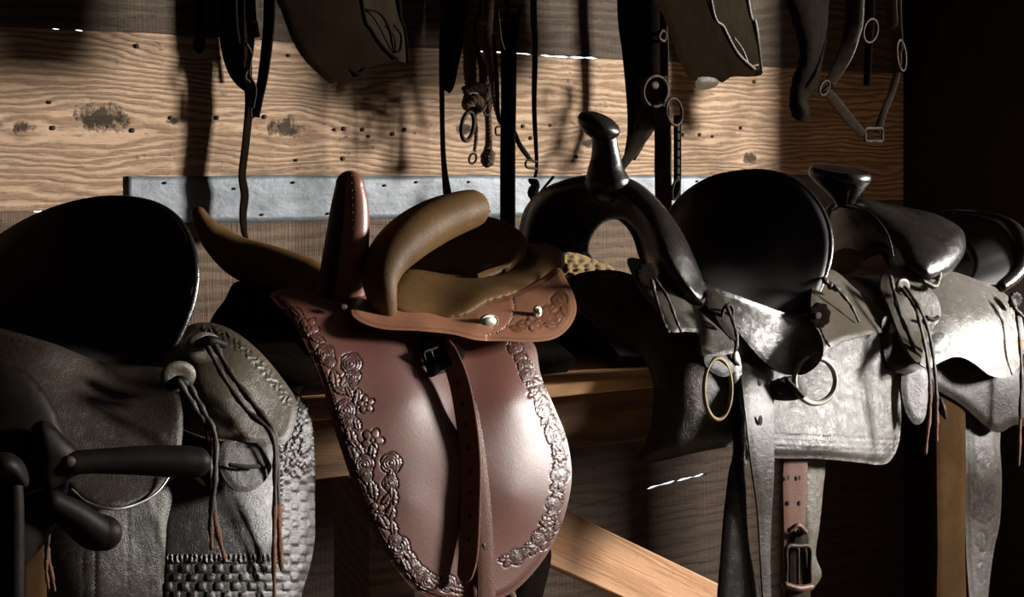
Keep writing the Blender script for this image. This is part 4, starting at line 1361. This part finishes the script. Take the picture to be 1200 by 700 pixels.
pillow('fork', [(972, 296), (970, 262), (976, 242), (988, 233), (1010, 232), (1035, 238), (1062, 243), (1090, 249), (1112, 258), (1128, 270), (1132, 286), (1128, 302), (1116, 318), (1102, 328), (1088, 334), (1070, 328), (1052, 318), (1040, 300), (1025, 300), (1000, 310)],
       [(972, 290, -.14), (980, 238, -.06), (1010, 233, 0), (1040, 300, .06), (1060, 244, .03), (1110, 258, .06), (1131, 286, .09), (1100, 328, .14), (1060, 322, .11), (1000, 305, -.06)], BLKS, D_, h=2.4, infl=.045, power=.5, rpx=34)
tube('fork_welt', [(976, 246, -.03, 1.8), (990, 240, .01, 1.8), (1008, 244, .06, 1.8), (1026, 256, .09, 1.8), (1040, 276, .11, 1.8), (1046, 300, .125, 1.8)], BLKS, D_, nseg=8)
pillow('fleece_lining', [(975, 300), (985, 292), (1000, 292), (1012, 302), (1004, 318), (988, 322), (976, 314)], [(975, 305, .0), (1010, 300, .02), (990, 322, .03)], FLEECE, D_, h=3, infl=.012)
patch('seat', [
    [(1085, 256, -.14), (1104, 250, -.12), (1126, 249, -.08), (1150, 252, -.04), (1172, 258, 0), (1190, 268, .04), (1200, 284, .07), (1203, 302, .09), (1198, 320, .10), (1186, 334, .11)],
    [(1080, 272, -.12), (1096, 264, -.10), (1116, 262, -.065), (1138, 264, -.03), (1156, 270, .01), (1168, 280, .045), (1174, 294, .07), (1174, 308, .085), (1168, 322, .10), (1156, 336, .11)],
    [(1070, 296, -.08), (1084, 288, -.065), (1100, 284, -.04), (1116, 284, -.01), (1128, 290, .02), (1136, 298, .05), (1140, 308, .07), (1140, 318, .085), (1136, 328, .10), (1126, 336, .11)],
], SEATB, D_, thick=.012)
tube('cantle_roll', [(1120, 250, -.08, 3), (1150, 253, -.03, 5), (1172, 260, .01, 8), (1188, 272, .05, 11), (1196, 290, .08, 12), (1196, 308, .095, 11), (1188, 324, .105, 9), (1174, 336, .115, 7)], BLKS, D_, nseg=18, nper=8)
# skirt
flap('skirt', [(1036, 372), (1080, 390), (1130, 420), (1200, 430), (1260, 420), (1260, 500), (1210, 502), (1190, 498), (1165, 506), (1120, 470), (1062, 440), (1040, 430)], [(1040, 385, .175), (1080, 430, .175), (1200, 440, .17), (1255, 430, .12), (1170, 500, .18), (1250, 495, .16)], DRK, D_, h=4, thick=.008, edge=5, drop=.004)
flap('stirrup_leather', [(1062, 430), (1086, 436), (1086, 480), (1080, 496), (1070, 496), (1060, 478), (1056, 450)], [(1062, 432, .175), (1086, 440, .18), (1070, 495, .19)], GRY, D_, h=3, thick=.005, edge=3, drop=.002, disp=border(4, 1))
flap('seat_jockey', [(1066, 322), (1092, 330), (1110, 318), (1140, 326), (1168, 338), (1186, 352), (1197, 372), (1201, 398), (1198, 420), (1190, 436), (1177, 443), (1160, 440), (1144, 428), (1130, 420), (1116, 419), (1100, 426), (1088, 432), (1070, 420), (1054, 396), (1044, 366), (1042, 340)],
     [(1045, 340, .12), (1066, 324, .115), (1110, 320, .12), (1168, 340, .12), (1198, 385, .14), (1198, 420, .165), (1177, 442, .205), (1150, 420, .20), (1120, 418, .205), (1090, 432, .215), (1060, 395, .18), (1110, 370, .175), (1155, 375, .175)],
     leather('pale_worn_leather', (.15, .135, .115), (.10, .09, .077), .34, .12, .25, .24, .40, scuff=.3, scuffcol=(.06, .053, .045)), D_, h=2.2, thick=.006, edge=4, drop=.003,
     disp=lambda x, y, d, arc: (.0022 * np.exp(-(np.hypot(x - 1100, y - 400) / 9) ** 2) - .0008 * groove(np.hypot(x - 1100, y - 400) - 11, 1.2) + .0012 * np.exp(-(d / 3) ** 2), .5 * groove(np.hypot(x - 1100, y - 400) - 11, 1.2)))
flap('fork_apron', [(1038, 318), (1058, 316), (1074, 326), (1092, 340), (1101, 356), (1102, 372), (1094, 384), (1084, 400), (1078, 424), (1068, 418), (1054, 392), (1042, 360), (1032, 336)],
     [(1038, 322, .13), (1060, 320, .14), (1100, 360, .175), (1090, 385, .19), (1078, 424, .235), (1045, 365, .17)], TAN, D_, h=2.4, thick=.005, edge=3, drop=.0015, disp=border(5, 1.2))
tube('welt', [(1082, 330, .165, 3), (1095, 336, .168, 3.5), (1100, 326, .16, 3), (1102, 314, .15, 3)], TAN, D_, nseg=8)
rosette(1057, 336, .165, 10, TAN, D_, scallop=0)
dome('rosette_hole', 1060, 338, .172, 3, 4, .0008, mat=HOLE, parent=D_, n=10)
tube('slot', [(1086, 372, .192, 2.6), (1093, 375, .192, 2.6), (1099, 372, .192, 2.6)], HOLE, D_, nseg=8)
saddle_string([(1058, 340, .18), (1072, 360, .20), (1081, 392, .22), (1088, 430, .235), (1090, 475, .24), (1085, 530, .24)], D_, .35, 3.2, seed=1)
saddle_string([(1062, 338, .18), (1078, 362, .205), (1090, 396, .222), (1096, 440, .235), (1098, 480, .24), (1098, 516, .24)], D_, .30, 3.0, seed=2)
saddle_string([(1044, 325, .16), (1052, 362, .185), (1066, 396, .21), (1076, 424, .225)], D_, 0, 3.4, seed=3)
rosette(1189, 352, .15, 10, BLK, D_, scallop=10)
saddle_string([(1188, 352, .165), (1193, 380, .175), (1197, 430, .20), (1196, 480, .205), (1194, 545, .205)], D_, .28, 3.2, seed=4)
saddle_string([(1185, 350, .165), (1190, 362, .172), (1200, 372, .175)], D_, 0, 3.2, seed=5)
flap('fender', [(1134, 430), (1160, 440), (1178, 446), (1175, 480), (1172, 520), (1174, 560), (1172, 610), (1164, 650), (1158, 700), (1156, 745), (1140, 745), (1136, 700), (1132, 640), (1131, 560), (1128, 480), (1122, 450)],
     [(1130, 440, .15), (1178, 450, .14), (1150, 560, .165), (1150, 740, .165), (1130, 600, .158), (1174, 580, .150)], GRY, D_, h=2.4, thick=.005, edge=4, drop=.002,
     disp=tooling([('rose', 1152, 600, 13, 0), ('leaf', 1145, 570, 12, 1.3), ('leaf', 1160, 580, 12, 1.8), ('leaf', 1150, 635, 14, 1.5), ('rose', 1156, 475, 11, 1), ('leaf', 1148, 500, 12, 1.5), ('leaf', 1152, 540, 12, 1.6), ('leaf', 1150, 670, 13, 1.6)], .0008, border(4, 1), .0008))
flap('tie_strap', [(1098, 470), (1104, 456), (1116, 453), (1127, 460), (1131, 480), (1132, 560), (1131, 640), (1130, 745), (1100, 745), (1099, 640), (1098, 560)], [(1098, 470, .175), (1115, 453, .165), (1131, 480, .175), (1115, 560, .185), (1115, 740, .188), (1100, 740, .183), (1130, 740, .183)], OLIVE, D_, h=3, thick=.005, edge=3, drop=.0015)
tube('buckle_tongue', [(1102, 470, .19, 3), (1104, 480, .195, 5), (1108, 490, .19, 2)], IRON, D_, nseg=8)

# ================================================================== tack hanging from the joist
HW = -.60
TOPY = -195
HS = -.47


def hang(name, label, cat, x, y, w=HW):
    return thing(name, label, cat, Q(x, y, w))


# small dark strap end
o = flap('strap_end', [(226, TOPY), (240, TOPY), (241, 20), (241, 50), (238, 61), (233, 62), (228, 52), (230, 20)], [(226, TOPY, HW), (240, TOPY, HW), (234, 60, HW)], BLKM, None, h=5, thick=.008)
tag(o, 'short dark rounded strap end hanging at top, left of the looped bridle', 'strap')

BW = -.707
# looped bridle
t = hang('bridle', 'black looped bridle straps with a long thin lace hanging down the plank wall', 'bridle', 290, 270, BW)
strap('cheek_strap', [(266, TOPY, BW, 20), (267, 0, BW, 22), (270, 50, BW, 24), (278, 82, BW, 22), (290, 100, BW, 16), (297, 103, BW, 8)], BLKM, t, thick=.008)
strap('rein', [(318, TOPY, BW + .02, 13), (316, 0, BW + .02, 14), (313, 50, BW + .02, 13), (308, 90, BW + .02, 12), (303, 115, BW + .02, 11), (299, 137, BW + .02, 10)], BLKM, t, thick=.006)
strap('brow_band', [(288, TOPY, BW + .01, 16), (292, 0, BW + .01, 18), (296, 30, BW + .01, 16), (300, 44, BW + .01, 12)], HARN, t, thick=.006)
strap('throat_strap', [(280, TOPY, BW - .02, 18), (282, 0, BW - .02, 18), (286, 60, BW - .02, 10), (290, 96, BW - .02, 8)], BLKM, t, thick=.004)
tube('hook', [(289, 52, BW + .02, 2), (294, 62, BW + .02, 2), (292, 78, BW + .02, 2), (287, 90, BW + .02, 2), (292, 96, BW + .02, 2)], IRON, t, nseg=8)
strap('twisted_strap', [(296, 44, BW + .02, 6), (294, 62, BW + .02, 6), (290, 86, BW + .02, 7), (296, 104, BW + .02, 10), (294, 126, BW + .02, 8)], HARN, t, thick=.003)
tube('ring', [(294, 128, BW + .02, 1.4), (298, 126, BW + .02, 1.4), (299, 134, BW + .02, 1.4), (295, 138, BW + .02, 1.4)], IRON, t, nseg=8, closed=True)
strap('lace', [(288, TOPY, BW, 26), (290, 40, BW, 26), (291, 96, BW, 22), (292, 125, BW, 22), (288, 170, BW, 20), (284, 205, BW, 20), (287, 228, BW, 22), (285, 250, BW, 20), (286, 270, BW, 14), (289, 280, BW, 5)], SLEEVE, t, thick=.004, normal=(1, -.22, 0))


# two leather sleeves: flattened tubes of stiff hide, open at the lower end
t = hang('leather_sleeve', 'dark stiff leather sleeve with a curled open end, hanging top left of centre', 'leather sleeve', 400, 95, HS)
flap('front_panel', [(318, TOPY), (322, -20), (330, 14), (344, 50), (360, 74), (387, 98), (394, 95), (400, 97), (422, 88), (430, 80), (438, 77), (452, 72), (462, 72), (466, 68), (452, 58), (436, 36), (424, 0), (414, TOPY)],
     [(320, TOPY, HS + .10), (414, TOPY, HS + .05), (330, 14, HS + .09), (360, 74, HS + .09), (380, 20, HS + .085), (420, 85, HS + .06), (390, 97, HS + .08), (430, 20, HS + .05), (464, 70, HS + .02)], SLEEVE, t, h=4, thick=.006, edge=5, drop=.006)
flap('back_panel', [(410, TOPY), (424, 0), (436, 36), (452, 60), (464, 70), (478, 73), (479, 66), (474, 30), (467, 0), (455, TOPY)],
     [(410, TOPY, HS + .045), (455, TOPY, HS - .02), (436, 36, HS + .03), (474, 30, HS - .035), (478, 72, HS - .01), (464, 70, HS + .012)], leather('inside_hide', (.012, .009, .006), (.018, .013, .009), .8, spec=.0), t, h=4, thick=.004, edge=4, drop=.002)
tube('rim', [(405, TOPY, HS + .06, 2), (424, 0, HS + .053, 2), (436, 36, HS + .044, 2), (452, 58, HS + .032, 2), (466, 69, HS + .022, 1.8)], SLEEVE, t, nseg=8)
tube('rim', [(458, TOPY, HS - .02, 2.4), (467, 0, HS - .03, 2.4), (474, 36, HS - .032, 2.6), (478, 72, HS - .008, 2.2)], SLEEVE, t, nseg=8)
tube('inner_fold', [(425, 10, HS + .04, 1.3), (445, 16, HS + .03, 1.4), (456, 34, HS + .02, 1.6), (461, 56, HS + .015, 1.6), (468, 60, HS + .01, 1.6), (470, 42, HS + .0, 1.4), (462, 30, HS + .01, 1.3)], SLEEVE, t, nseg=8)
tube('curled_lip', [(410, 82, HS + .067, 2), (420, 87, HS + .062, 3), (428, 81, HS + .055, 2)], SLEEVE, t, nseg=8)

t = hang('leather_sleeve', 'brown stiff leather sleeve with a torn lower edge, hanging right of the tall horn', 'leather sleeve', 840, 95, HS)
flap('front_panel', [(742, TOPY), (758, -30), (778, 20), (792, 60), (804, 86), (812, 95), (822, 92), (838, 92), (846, 97), (858, 90), (876, 90), (892, 88), (893, 82), (884, 82), (868, 68), (852, 42), (842, 22), (832, 0), (814, TOPY)],
     [(742, TOPY, HS + .10), (814, TOPY, HS + .05), (778, 20, HS + .09), (805, 88, HS + .09), (815, 30, HS + .075), (840, 88, HS + .06), (832, 0, HS + .05), (888, 86, HS + .03)], SLEEVE, t, h=4, thick=.006, edge=5, drop=.006)
flap('back_panel', [(812, TOPY), (834, 0), (852, 42), (868, 68), (886, 82), (893, 80), (888, 56), (884, 20), (876, 0), (856, TOPY)],
     [(812, TOPY, HS + .045), (856, TOPY, HS - .02), (852, 42, HS + .035), (886, 40, HS - .03), (892, 80, HS + .0)], leather('inside_hide_two', (.012, .009, .006), (.018, .013, .009), .8, spec=.0), t, h=4, thick=.004, edge=4, drop=.002)
tube('rim', [(810, TOPY, HS + .055, 2), (833, 0, HS + .053, 2.2), (848, 32, HS + .048, 2.2), (864, 62, HS + .04, 2.2), (884, 81, HS + .032, 2)], TAN, t, nseg=8)
tube('rim', [(856, TOPY, HS - .02, 2.6), (876, 0, HS - .03, 3), (884, 24, HS - .03, 3), (888, 50, HS - .025, 2.8), (892, 82, HS + .0, 2.2)], TAN, t, nseg=8)
tube('inner_fold', [(860, 44, HS + .035, 1.3), (870, 58, HS + .028, 1.4), (878, 76, HS + .028, 1.6), (888, 76, HS + .02, 1.5)], TAN, t, nseg=8)
flap('torn_patch', [(816, 93), (824, 90), (836, 91), (843, 96), (838, 102), (828, 105), (816, 104)], [(816, 95, HS + .075), (840, 96, HS + .075), (826, 104, HS + .07)], TAN, t, h=3, thick=.004)

HW = -.66
# black broad strap and the thin one below it
t = hang('harness_strap', 'broad black strap hanging left of the knotted rope, thin grey strap below it', 'strap', 525, 225)
strap('broad_strap', [(536, TOPY, HW + .02, 24), (534, 0, HW + .02, 24), (530, 40, HW + .02, 27), (526, 75, HW + .02, 23), (524, 100, HW + .02, 16), (522, 105, HW + .02, 10)], BLKM, t, thick=.010)
strap('thin_strap', [(522, TOPY, HW, 9), (521, 0, HW, 9), (518, 60, HW, 7), (518, 120, HW, 6), (519, 170, HW, 6), (521, 200, HW, 7), (524, 225, HW, 10), (527, 240, HW, 10)], HARN, t, thick=.003)

# knotted rope halter
t = hang('rope_halter', 'knotted brown rope halter with frayed ends and iron ring against plank wall', 'rope halter', 560, 190)
def rope_mb(mb, pts, strands=3, pitch=.022):
    S = spline(pts, 10); P = Q(S[:, 0], S[:, 1], S[:, 2]); R = S[:, 3] * depth(S[:, 0], S[:, 2]) / F
    # resample finely so the lay of the rope is a true helix
    L = np.concatenate([[0], np.cumsum(np.linalg.norm(np.diff(P, axis=0), axis=1))])
    tt = np.arange(0, L[-1], .0025)
    P = np.stack([np.interp(tt, L, P[:, i]) for i in range(3)], -1); R = np.interp(tt, L, R)
    T_, U, V_ = frames(P)
    for k in range(strands):
        a = tt / pitch * 2 * math.pi + k * 2 * math.pi / strands
        tube_world(mb, P + (np.cos(a)[:, None] * U + np.sin(a)[:, None] * V_) * (R * .5)[:, None], R * .58, 7)


def rope(name, pts, parent, **k):
    mb = MB(); rope_mb(mb, pts, **k)
    return mb.build(name, ROPE, parent, sharp=80)


rope('rope', [(552, TOPY, HW, 6), (549, 0, HW, 6.5), (548, 30, HW, 6.5), (550, 60, HW, 7.5), (551, 90, HW, 7.5), (553, 104, HW, 7)], t)
rope('rope', [(575, TOPY, HW - .01, 7), (572, 0, HW - .01, 7), (570, 30, HW - .01, 7), (572, 60, HW - .01, 6), (576, 90, HW - .01, 4), (580, 120, HW - .01, 3.4), (586, 142, HW - .01, 3)], t)
rope('rope', [(543, 12, HW + .01, 3.5), (556, 20, HW + .01, 4), (566, 26, HW + .01, 4)], t)
rope('rope', [(563, TOPY, HW + .01, 3), (564, 0, HW + .01, 3), (558, 30, HW + .01, 3), (560, 60, HW + .01, 3), (566, 82, HW + .01, 5), (566, 110, HW + .01, 5)], t)
rope('rope', [(571, 100, HW, 4), (572, 130, HW, 4.2), (573, 160, HW, 4.4), (572, 178, HW, 4.6)], t)
rope('rope', [(545, 52, HW + .01, 4), (541, 40, HW + .01, 4), (544, 22, HW + .01, 4), (552, 18, HW + .01, 4)], t)
mb = MB()
rope_mb(mb, [(545, 106, HW + .015, 5.5), (556, 102, HW + .02, 6), (568, 106, HW + .015, 6), (568, 116, HW + .005, 5)])
rope_mb(mb, [(546, 122, HW + .015, 6), (556, 116, HW + .022, 6.5), (564, 124, HW + .012, 6), (556, 130, HW, 5), (546, 124, HW, 5), (548, 112, HW + .02, 5)])
mb.build('knot', ROPE, t, sharp=80)
mb = MB(); tube_mb(mb, [(572, 176, HW, 5), (572, 182, HW, 8), (571, 188, HW, 8)], nseg=20, nper=10, rough=.0012); mb.build('frayed_end', ROPE, t, sharp=80)
ring('eye_ring', 548, 148, HW + .01, 7, 17, 2.6, IRON, t, tilt=.15)
rope('rope', [(556, 136, HW, 3.5), (558, 160, HW, 2.4), (556, 178, HW, 2.2)], t)
ring('link', 554, 186, HW, 4, 6, 1.4, IRON, t, tilt=.3)
ring('link', 571, 124, HW + .005, 4.5, 11, 1.4, IRON, t, tilt=.1)

# long black strap with buckle
t = hang('buckled_strap', 'long straight black strap with square buckle hanging in front of metal strip', 'strap', 595, 270, HW + .10)
strap('strap', [(596, 15, HW + .10, 20), (596, 60, HW + .10, 19), (596, 120, HW + .10, 18), (595, 180, HW + .10, 18), (595, 274, HW + .10, 18)], BLKM, t, thick=.006)
strap('hanger', [(594, TOPY, HW + .10, 6), (594, 0, HW + .10, 6), (595, 14, HW + .10, 6)], BLKM, t, thick=.004)
buckle(596, 16, HW + .105, 24, 13, 1.8, IRON, t, prong=False)
tube('wire_loop', [(584, 14, HW + .11, 1.3), (587, 44, HW + .11, 1.3), (591, 58, HW + .11, 1.3)], IRON, t, nseg=6)
tube('wire_loop', [(608, 14, HW + .11, 1.3), (606, 44, HW + .11, 1.3), (602, 58, HW + .11, 1.3)], IRON, t, nseg=6)

# thin grey strap with the hooked side strap
t = hang('thin_rein', 'thin grey rein hanging right of the long black strap, ending in small knot', 'rein', 626, 235)
strap('rein', [(624, TOPY, HW + .03, 8), (625, 0, HW + .03, 8), (627, 50, HW + .03, 7), (626, 120, HW + .03, 6), (628, 170, HW + .03, 5), (629, 196, HW + .03, 4), (627, 208, HW + .03, 4)], HARN, t, thick=.003)
tube('knot', [(622, 212, HW + .03, 3), (628, 216, HW + .035, 5), (624, 226, HW + .03, 6), (626, 236, HW + .03, 3)], BLKM, t, nseg=10, rough=.0006)
tube('loose_end', [(628, 232, HW + .03, 1.5), (636, 222, HW + .03, 1.5), (648, 208, HW + .03, 2)], BLKM, t, nseg=8)
t = hang('hooked_strap', 'narrow strap with small wire hooks behind the long black strap', 'strap', 615, 195, HW + .035)
HW += .035
strap('strap', [(578, 40, HW + .0, 4), (582, 90, HW + .0, 5), (585, 140, HW + .0, 5), (600, 150, HW, 5), (608, 168, HW + .0, 6), (616, 180, HW + .0, 6), (622, 188, HW + .0, 5)], HARN, t, thick=.003)
tube('hook', [(587, 148, HW + .02, 1.3), (581, 150, HW + .02, 1.3), (582, 158, HW + .02, 1.3), (590, 158, HW + .02, 1.3)], IRON, t, nseg=8)
tube('hook', [(630, 190, HW + .02, 1.4), (618, 188, HW + .02, 1.4), (617, 196, HW + .02, 1.4), (630, 198, HW + .02, 1.4)], IRON, t, nseg=8)

HW -= .035
# breeching harness between the tall horn and the torn sleeve
t = hang('harness', 'dusty harness with two iron rings and holed strap hanging above tall horn', 'harness', 780, 245, HW + .02)
strap('breech_strap_shade', [(746, TOPY, HW - .02, 50), (748, 0, HW - .02, 50), (751, 60, HW - .02, 44), (753, 115, HW - .02, 38), (748, 155, HW - .02, 26), (738, 185, HW - .02, 14)], BLKM, t, thick=.012)  # strap widened so its black also covers the wall shadow beside it
strap('side_strap', [(775, TOPY, HW + .0, 10), (776, 0, HW + .0, 10), (778, 50, HW + .0, 11), (778, 110, HW + .0, 11)], HARN, t, thick=.005)
strap('belly_strap', [(765, 90, HW + .01, 34), (766, 115, HW + .01, 30), (758, 142, HW + .01, 26), (748, 164, HW + .01, 18), (738, 182, HW + .01, 12), (728, 196, HW + .01, 10)], HARN, t, thick=.006)
strap('hanging_strap', [(775, 125, HW + .03, 20), (777, 160, HW + .03, 20), (777, 200, HW + .03, 20), (778, 250, HW + .03, 20)], HARN, t, thick=.008)
ring('ring', 768, 107, HW + .03, 14, 18, 2.0, IRON, t, tilt=.1)
dome('rivet', 767, 100, HW + .035, 5, 5, .004, mat=IRON, parent=t)
ring('ring', 790, 131, HW + .05, 9, 16, 1.8, IRON, t, tilt=-.15)
ladder = strap('holed_strap', [(794, 135, HW + .03, 9), (794, 170, HW + .03, 9), (794, 205, HW + .03, 9), (793, 235, HW + .03, 9)], HARN, t, thick=.004)
for i in range(7):
    mb = MB(); tube_mb(mb, [(795, 148 + i * 10, HW + .0345, 2.3), (795, 152 + i * 10, HW + .0345, 2.3)], nseg=8, nper=2, flatn=.3, up=NN)
    mb.build('punched_hole', HOLE, ladder)
ring('link', 792, 222, HW + .045, 4, 12, 1.6, HARN, t, tilt=.2)
mb = MB(); tube_mb(mb, [(776, 36, HW + .01, 2), (772, 44, HW + .015, 2), (778, 48, HW + .015, 2), (780, 40, HW + .01, 2)], nseg=8, closed=True); mb.build('link', IRON, t)

# dark harness straps and a shadow stand-in at the right
HW = -.60
t = hang('harness_collar', 'dusty harness straps joined in a V by a square buckle, hanging in dark corner', 'harness', 1020, 165, HW + .05)
W2 = HW + .06
strap('left_strap', [(1005, TOPY, W2, 22), (1002, 0, W2, 22), (998, 40, W2, 20), (988, 70, W2, 17), (972, 98, W2, 12)], DRK, t, thick=.006)
strap('cross_strap', [(966, 104, W2 + .01, 10), (978, 118, W2 + .01, 12), (994, 138, W2 + .01, 12), (1012, 158, W2 + .01, 10)], DRK, t, thick=.005)
strap('right_strap', [(1042, TOPY, W2, 14), (1044, 0, W2, 14), (1049, 40, W2, 12), (1052, 75, W2, 9), (1046, 105, W2, 8), (1036, 130, W2, 8), (1028, 155, W2, 9)], HARN, t, thick=.005)
strap('inner_strap', [(1020, TOPY, W2 - .02, 10), (1020, 0, W2 - .02, 10), (1018, 50, W2 - .02, 9), (1016, 100, W2 - .02, 8)], BLKM, t, thick=.005)
ring('ring', 1020, 36, W2 + .01, 8, 14, 1.6, IRON, t, tilt=.2)
ring('ring', 1056, 65, W2 + .01, 5, 18, 1.8, IRON, t, tilt=-.1)
ring('ring', 966, 103, W2 + .012, 5, 9, 1.6, IRON, t, tilt=.4)
buckle(1024, 158, W2 + .012, 19, 14, 1.7, IRON, t, prong=False)
strap('chain_strap', [(1054, TOPY, W2 + .01, 5), (1054, 0, W2 + .01, 5), (1056, 40, W2 + .01, 4), (1056, 60, W2 + .01, 4)], HARN, t, thick=.004)

t = hang('shadow_pad', 'dark pad standing in mostly for shadow beside the harness in the corner', 'shadow pad', 935, 130, HW)  # some dark harness, mostly a solid stand-in for shadow on the wall
pillow('pad', [(900, TOPY), (918, -20), (928, 20), (938, 60), (930, 92), (926, 120), (930, 138), (942, 142), (950, 132), (946, 118), (958, 98), (966, 60), (972, 10), (976, TOPY)],
       [(900, TOPY, HW + .02), (976, TOPY, HW + .02), (940, 60, HW + .02), (935, 130, HW)], BLKM, t, h=5, infl=.03)
